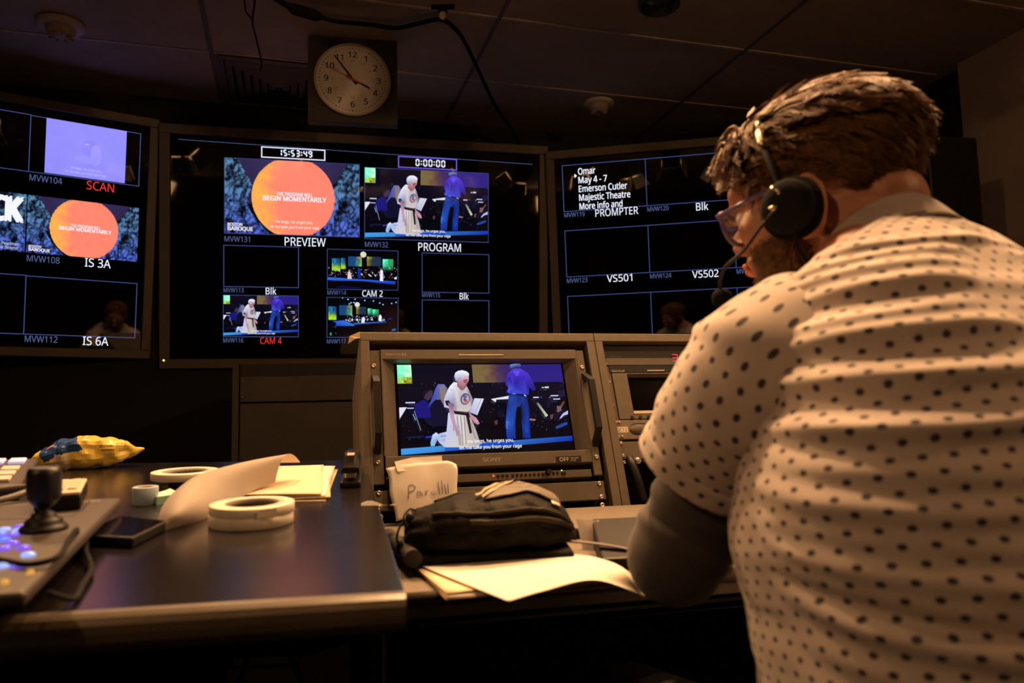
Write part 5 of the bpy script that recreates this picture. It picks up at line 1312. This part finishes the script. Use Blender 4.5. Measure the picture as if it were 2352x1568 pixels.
if ((P-ctr)*N).sum() < 0: N = -N
Zc = P[:, :, 2]; D = np.zeros_like(U)
# folds across the back (u: metres from the spine, left side positive on sin>0)
F_ = [(.30, .905, -.10, .925, .0075, .0075, -.012), (.31, .945, -.05, .955, .0050, .007, -.006), (.30, .965, .02, .992, .0060, .007, .004), (.27, .985, .05, 1.01, .0045, .006, 0),
      (.30, 1.005, .04, 1.035, .0055, .0065, .004), (.26, 1.028, .03, 1.052, .005, .006, .003), (.21, 1.047, .02, 1.068, .0045, .005, .003), (.16, 1.070, -.02, 1.085, .004, .0045, .0),
      (.30, .875, -.08, .87, .0045, .009, -.006), (.31, .850, -.12, .845, .0060, .009, -.010), (.30, .828, -.12, .812, .0050, .009, -.006), (.31, .808, -.14, .782, .0075, .008, -.008), (.30, .790, -.14, .750, .0050, .008, -.004),
      (.31, .770, -.14, .715, .0085, .009, -.006), (.31, .735, -.14, .690, .0045, .010, -.004), (.31, .700, -.12, .655, .006, .010, 0), (.30, .66, -.14, .62, .006, .012, 0)]
for f in F_:
    D += 1.5*ridge(U, Zc, f[0], f[1], f[2], f[3], f[4], f[5], f[6])
    D += .5*ridge(-U, Zc, f[0], f[1]+.004, f[2], f[3], f[4], f[5], f[6])
D -= ridge(U, Zc, .31, .783, -.14, .728, .0075, .0045, -.006)
sub = slice(None, None, 2)
n1 = vnoise(U[sub, sub], Zc[sub, sub], 5, 26, 1.7); n2 = vnoise(U[sub, sub]+Zc[sub, sub]*.4, Zc[sub, sub], 11, 55, 4.2)
def up2(a):
    o = np.zeros(U.shape); jj = np.arange(U.shape[0])/2; ii = np.arange(U.shape[1])/2
    j0 = np.minimum(jj.astype(int), a.shape[0]-1); i0 = np.minimum(ii.astype(int), a.shape[1]-1); j1 = np.minimum(j0+1, a.shape[0]-1); i1 = np.minimum(i0+1, a.shape[1]-1)
    fj = (jj-j0)[:, None]; fi = (ii-i0)[None]
    return a[j0][:, i0]*(1-fj)*(1-fi)+a[j1][:, i0]*fj*(1-fi)+a[j0][:, i1]*(1-fj)*fi+a[j1][:, i1]*fj*fi
env = np.clip((1.10-Zc)/.05, 0, 1)
D += env*(.0060*up2(n1)+.0024*up2(n2))
P = P+N*D[:, :, None]
shirt = gridmesh(P, U, Wv, 'shirt', man, M_shirt)

def sleeve(path, name, fl, sgn, m=M_shirt, hem=True, solid=.0015):
    A = spl(path, 90); nu = 121; th = np.linspace(-math.pi, math.pi, nu)
    C_ = A[:, :3]; tg = np.gradient(C_, axis=0); tg /= np.linalg.norm(tg, axis=1, keepdims=True)
    ref = np.array((RT*sgn)); P = np.zeros((90, nu, 3)); U = np.zeros((90, nu))
    for j in range(90):
        o = ref-tg[j]*(ref@tg[j]); o /= np.linalg.norm(o); q = np.cross(tg[j], o)
        P[j] = C_[j]+A[j, 3]*(np.cos(th)[:, None]*o)+A[j, 4]*(np.sin(th)[:, None]*q)
        U[j] = th*(A[j, 3]+A[j, 4])/2
    Wv = np.repeat(np.r_[0, np.cumsum(np.linalg.norm(np.diff(C_, axis=0), axis=1))][:, None], nu, 1)
    N = normals(P)
    if ((P-C_[:, None])*N).sum() < 0: N = -N
    D = np.zeros_like(U)
    for f in fl:
        s0, t0, s1, t1, amp, wd = f
        k = np.clip(((Wv-s0)*(s1-s0)+(U-t0)*(t1-t0))/((s1-s0)**2+(t1-t0)**2), 0, 1)
        d = np.hypot(Wv-(s0+(s1-s0)*k), U-(t0+(t1-t0)*k)); D += amp*np.exp(-(d/wd)**2)*(1-.6*np.abs(2*k-1))
    n1 = vnoise(U[::2, ::2], Wv[::2, ::2], 22, 16, 7.3+sgn)
    full = np.repeat(np.repeat(n1, 2, 0), 2, 1)[:90, :nu]
    full = (full+np.roll(full, 1, 0)+np.roll(full, 1, 1)+np.roll(np.roll(full, 1, 0), 1, 1))/4
    D += .0032*full
    if hem:
        L1 = Wv[-1, 0]; D += np.where(Wv > L1-.022, .0012, 0)-.0016*np.exp(-((Wv-(L1-.022))/.0022)**2)
    P = P+N*D[:, :, None]
    if hem:  # turned-in edge
        e = P[-1]+ (C_[-1][None]-P[-1])*.06-tg[-1][None]*.004; P = np.concatenate([P, e[None]]); U = np.concatenate([U, U[-1:]]); Wv = np.concatenate([Wv, Wv[-1:]+.004])
    return gridmesh(P, U, Wv, name, shirt if m is M_shirt else man, m, solid=solid)
SLF = [(.09, -.04, .12, .10, .006, .010), (.05, .0, .07, .13, .006, .010), (.13, .02, .10, .14, .004, .009), (.17, -.10, .14, .05, .004, .012), (.11, -.16, .16, -.05, .004, .012), (.03, -.12, .05, .02, .004, .010), (.19, .02, .17, .16, .004, .010)]
PL = [(.365, .806, .975, .066, .075), (.320, .796, .974, .086, .092), (.282, .791, .961, .089, .093), (.255, .800, .938, .084, .088), (.232, .818, .911, .076, .081), (.213, .838, .880, .068, .074), (.201, .852, .856, .066, .073)]
sleeve(PL, 'sleeve', SLF, -1)
def mir(p):  # mirrored to the man's right
    q = V(p[:3])-V((.428, .84, 0)); q = q-RT*2*q.dot(RT); q = q+V((.428, .84, 0)); return (*q, *p[3:])
sleeve([mir(p) for p in PL], 'sleeve', SLF, 1)
# armhole seam
UPL = [(*SHL.lerp(ELL, t_), r, r) for t_, r in ((.25, .056), (.55, .056), (.8, .053), (1, .051))]
def arm_path(S, E, W_):
    a = [S.lerp(E, .3), S.lerp(E, .6), S.lerp(E, .85), E+(E-W_)*.04+(E-S)*.03, E.lerp(W_, .18), E.lerp(W_, .5), E.lerp(W_, .93)]
    return [(*p_, r, r) for p_, r in zip(a, (.058, .057, .054, .053, .051, .044, .036))]
UF = [(.10, -.1, .12, .12, .004, .008), (.16, -.12, .15, .1, .005, .008), (.20, -.1, .21, .1, .004, .008), (.26, -.1, .30, .05, .003, .009)]
s1 = sleeve(arm_path(SHL, ELL, WRL), 'undershirt_sleeve', UF, -1, M_under, False); s2 = sleeve(arm_path(SHR, ELR, WRR), 'undershirt_sleeve', UF, 1, M_under, False)

# collar: a folded band around the neck
NC = V((.424, .842, 1.088)); tl = R(30)
FP = FW*math.cos(tl)-UPV*math.sin(tl); UPN = RT.cross(FP)
def col_pt(a, v):
    # v 0 inner bottom .. .35 top fold .. 1 outer lower edge
    if v < .35: k = v/.35; r = 1.0-.05*k; h = -.012+.046*k
    else: k = (v-.35)/.65; r = .97+.20*k; h = .034-.046*k-.004*math.sin(k*3.1)*-1
    op = max(0, abs(a)-2.55)/.6
    h = h*(1-.25*(1-math.cos(a))/2)
    return NC+RT*(-math.sin(a)*.069*r)+FP*(-math.cos(a)*.070*r*(1 if math.cos(a) > 0 else 1.12))+UPN*h
b = MB(); b.grid(90, 22, lambda u, v: col_pt(-2.85+5.7*u, v)); b.build('collar', M_collar, shirt, solid=.0016)
b = MB()
ly = [col_pt(a, 1.0)+UPN*.002+(col_pt(a, 1.0)-NC).normalized()*.004 for a in np.linspace(.30, 1.9, 20)]
ly2 = [col_pt(a, .965)+(col_pt(a, 1.0)-NC).normalized()*.004 for a in np.linspace(.30, 1.9, 20)]
b.add(ly+ly2, [(i, i+1, i+21, i+20) for i in range(19)], True)
tag(b.build('lanyard', mat('red_lanyard', (.10, .018, .012), .7, var=.15), solid=.0015), 'dark red lanyard strap under the shirt collar of the seated man', 'lanyard')
# trousers, shoes
b = MB()
b.ell((.42, .72, .54), (.185, .165, .10), Matrix(((RT.x, FW.x, 0), (RT.y, FW.y, 0), (0, 0, 1))))
for H_, K, A_ in ((HIPL, KNL, ANL), (HIPR, KNR, ANR)): cap(b, H_, K, .090, .066); cap(b, K, A_+V((0, 0, .03)), .064, .052)
blob(b, 'trousers', M_trou, .012, 3, man)
for A_ in (ANL, ANR):
    b = MB(); q = A_+V((0, 0, -.052)); cap(b, q-FW*.05+V((0, 0, .012)), q+FW*.17, .044, .036); b.ell(q+V((0, 0, .05)), (.045, .045, .05)); o = blob(b, 'shoe', M_shoe, .008, 3, man)

# ---- hair and beard
rnd = random.Random(11)
class Strands:
    def __init__(s): s.mb = MB()
    def add(s, pts, r, n=3):
        k = len(pts); s.mb.tube(pts, [r*(1-.75*(i/(k-1))**1.5) for i in range(k)], n, cap=False)
SCx = V((-.012, 0, .034)); SR = (.101, .079, .080)
def scalp(d):
    q = V((d.x*SR[0], d.y*SR[1], d.z*SR[2])); n = V((q.x/SR[0]**2, q.y/SR[1]**2, q.z/SR[2]**2)).normalized(); return SCx+q, n
def hairy(p):
    if p.x > .062 and p.z < .062: return False
    if p.x > .030 and p.z < .020: return False
    if p.x > .012 and p.z < -.030: return False
    if -.050 < p.x <= .020 and p.z < .004 and abs(p.y) > .05: return False
    return p.z > -.068
st = Strands(); nclump = 0
while nclump < 1300:
    d = V((rnd.gauss(0, 1), rnd.gauss(0, 1), rnd.gauss(.25, 1))).normalized()
    p, n = scalp(d)
    if not hairy(p): continue
    nclump += 1
    topw = max(0, min(1, (p.z-.045)/.05)); front = max(0, min(1, (p.x-.030)/.045)); front = front*front*(3-2*front)
    back = V((-1, 0, -.2)); sgn_ = 1 if p.y > -.01 else -1
    fwd = V((.55, sgn_*.75, -.35))
    flow = back.lerp(fwd, front*.95)+V((rnd.uniform(-.35, .35), rnd.uniform(-.35, .35), rnd.uniform(-.3, .2)))*(.30+1.1*front)
    if topw < .4: flow = flow+V((-.15, 0, -.75))*(1-topw)*(1-front*.6)
    flow = (flow-n*flow.dot(n)).normalized()
    ln = (.030+.036*topw-.006*front)*rnd.uniform(.7, 1.25); lift = (.0030+.014*topw+.018*front)*rnd.uniform(.3, 1.6)
    ph, wv_ = rnd.uniform(0, 6.28), rnd.uniform(.5, 1.4)*(.0030+.0085*front+.0045*topw); side = n.cross(flow).normalized()
    for k in range(10):
        a = rnd.uniform(0, 6.28); rr_ = rnd.uniform(0, .0075); t1 = n.orthogonal().normalized(); t2 = n.cross(t1)
        o = t1*math.cos(a)*rr_+t2*math.sin(a)*rr_
        L1 = ln*rnd.uniform(.75, 1.15); pts = []
        for i in range(8):
            t_ = i/7
            q = p+o*(1-.55*t_)+flow*L1*t_+n*(lift*math.sin(min(1, t_*1.4)*math.pi*.62)+.002+.35*wv_*math.sin(ph*2+t_*7)*t_)+side*wv_*math.sin(ph+t_*6.0+k*.12)*t_
            e = V(((q-SCx).x/SR[0], (q-SCx).y/SR[1], (q-SCx).z/SR[2])); m_ = e.length
            if m_ < 1.02: q = SCx+(q-SCx)*(1.02/m_)
            lim = 1.17+.20*front+.06*topw
            if m_ > lim: q = SCx+(q-SCx)*((lim+.35*(m_-lim))/m_)
            pts.append(HM @ q)
        st.add(pts, rnd.uniform(.0006, .0010))
# close-lying undercoat
def capf(u, v):
    a = 2*math.pi*u; ph = v*R(118); d = V((math.sin(ph)*math.cos(a), math.sin(ph)*math.sin(a), math.cos(ph))); p, n = scalp(d)
    k = .0035 if hairy(p) else -.010
    return HM @ (p+n*(k+.0025*noise.noise(p*70)))
st.mb.grid(96, 44, capf)
st.mb.build('hair', M_hair, man)
st = Strands()
# beard on jaw, chin and lip, short and dense
body_pts = [HM.inverted() @ v.co for v in body.data.vertices]
body_nrm = [HR.inverted() @ v.normal for v in body.data.vertices]
cand = [(p, n) for p, n in zip(body_pts, body_nrm) if p.z < -.022 and p.z > -.125 and p.x > .004 and abs(p.y) < .075 and n.x > -.45
        and not (abs(p.y) < .021 and -.074 < p.z < -.048 and p.x > .08) and not (p.x > .09 and p.z > -.044) and (p.z < -.034-.014*(p.x-.02)/.06 or p.x < .040) and (p.x < .075 or p.z < -.040)]
for _ in range(5200):
    p, n = rnd.choice(cand)
    d = (n*.55+V((.25, rnd.uniform(-.3, .3), -.75))).normalized(); l = rnd.uniform(.008, .016)
    p0 = p+V((rnd.uniform(-.003, .003), rnd.uniform(-.003, .003), rnd.uniform(-.003, .003)))
    st.add([HM @ (p0+(d*t_+n*.25*math.sin(t_*2.2))*l) for t_ in (0, .5, 1)], rnd.uniform(.0004, .0007))
st.mb.build('beard', M_beard, man)

# ---- headset
hs = thing('headset', 'black single-band intercom headset with a boom microphone on the man\'s head', 'headset', HM)
b = MB(); Me = Matrix.Translation((.002, .088, -.032)) @ Matrix.Rotation(R(-90), 4, 'X') @ Matrix.Rotation(R(0), 4, 'Y')
b.lathe([(.020, -.002), (.033, .0), (.036, .004), (.036, .011), (.033, .016), (.030, .017)], 40, Me); b.build('ear_cushion', mat('foam', (.004, .0035, .003), .95, spec=.1, bump=.5, bscale=500), hs)
b = MB(); b.lathe([(.031, .014), (.031, .022), (.027, .026), (.018, .0275), (0, .028)], 40, Me); b.build('ear_shell', M_blackm, hs)
b = MB(); b.lathe([(.020, -.002), (.033, .0), (.036, .004), (.036, .011), (.033, .016), (0, .018)], 40, Matrix.Translation((.002, -.088, -.032)) @ Matrix.Rotation(R(90), 4, 'X')); b.build('ear_cushion', bpy.data.materials['foam'], hs)
b = MB(); pts = []
for k in range(41):
    a = math.pi*k/40; pts.append(V((.003+.034*math.sin(a)**.8, .106*math.cos(a), -.022+.142*math.sin(a)**.75 if 0 < k < 40 else -.022)))
b.tube(pts, .0042, 8); b.build('headband', M_black, hs)
b = MB(); b.tube(pts[5:9], .0056, 8); b.tube([pts[9], pts[10], pts[11]], .0046, 8); b.build('band_slider', mat('band_metal', (.62, .52, .38), .3, metal=1), hs)
b = MB(); b.tube([(.014, .110, -.006), (.004, .114, -.016)], .003, 8); b.tube([(.022, .112, -.028), (.012, .116, -.032)], .003, 8); b.build('yoke_pin', bpy.data.materials['band_metal'], hs)
b = MB(); bm_ = catmull([(.010, .116, -.032), (.034, .110, -.044), (.066, .098, -.062), (.098, .084, -.070), (.112, .076, -.082), (.117, .071, -.092)], 8); b.tube(bm_, .0022, 8); b.build('boom', M_black, hs)
b = MB()
for k in range(1): b.ell((.117, .070, -.103), (.0125, .0125, .0125), n=20, m=14)
b.v = [V((.117, .070, -.103))+(q-V((.117, .070, -.103)))*(1+.05*noise.noise(q*900)) for q in b.v]
b.build('microphone_foam', bpy.data.materials['foam'], hs)
inv = HM.inverted()
b = MB(); b.tube(catmull([(-.002, .110, -.060), inv @ V((.318, .828, 1.10)), inv @ V((.325, .815, 1.075)), inv @ V((.335, .80, 1.06))], 8), .0022, 8); b.build('cord', M_blackm, hs)

# ---- glasses
gl = thing('glasses', 'translucent purple framed glasses worn by the seated man', 'glasses', HM)
M_frm = mat('purple_acetate', (.16, .11, .26), .25, spec=.6, trans=.25, var=.2, vscale=60)
for sg in (1, -1):
    b = MB(); b.tube([(.104, sg*.070, -.002), (.060, sg*.077, .002), (.015, sg*.082, .004), (-.012, sg*.081, -.002), (-.030, sg*.078, -.016)], [.0032, .0030, .0028, .0025, .002], 8)
    b.v = [V((q.x, q.y, q.z)) for q in b.v]; b.build('temple', M_frm, gl)
b = MB()
for sg in (1, -1):
    pts = []
    for k in range(33):
        a = 2*math.pi*k/32; cx, sx = math.cos(a), math.sin(a)
        pts.append(V((.108-.004*abs(cx)-.006*(1-sx)*.5, sg*.036+.029*math.copysign(abs(cx)**.75, cx), -.012+.021*math.copysign(abs(sx)**.75, sx))))
    b.tube(pts, .0030, 8, cap=False)
b.tube([(.110, .009, .0), (.112, 0, .003), (.110, -.009, .0)], .0028, 8)
b.build('frame_front', M_frm, gl)
b = MB()
for sg in (1, -1):
    pts = []
    for k in range(32):
        a = 2*math.pi*k/32; cx, sx = math.cos(a), math.sin(a)
        pts.append(V((.1075-.004*abs(cx)-.006*(1-sx)*.5, sg*.036+.028*math.copysign(abs(cx)**.75, cx), -.012+.020*math.copysign(abs(sx)**.75, sx))))
    b.add(pts, [tuple(range(32))])
b.build('lenses', mat('lens_glass', (.9, .9, .95), .02, trans=.95), gl, solid=.001)

# ---- stool he sits on
t = thing('stool', 'black swivel stool under the seated man', 'stool', xf((.42, .72, 0)))
b = MB(); b.lathe([(0, .40), (.18, .40), (.20, .42), (.20, .44), (.185, .458), (0, .460)], 40); b.build('seat', M_blackm, t)
b = MB(); b.cyl((0, 0, .09), (0, 0, .40), .025); b.build('post', M_black, t)
for k in range(5):
    a = 2*math.pi*k/5+.3; b = MB(); b.tube([(0, 0, .09), (.27*math.cos(a), .27*math.sin(a), .06)], [.022, .014], 8); lg = b.build('leg', M_black, t)
    b = MB(); b.ell((.27*math.cos(a), .27*math.sin(a), .028), (.028, .028, .028)); b.build('castor', M_black, lg)
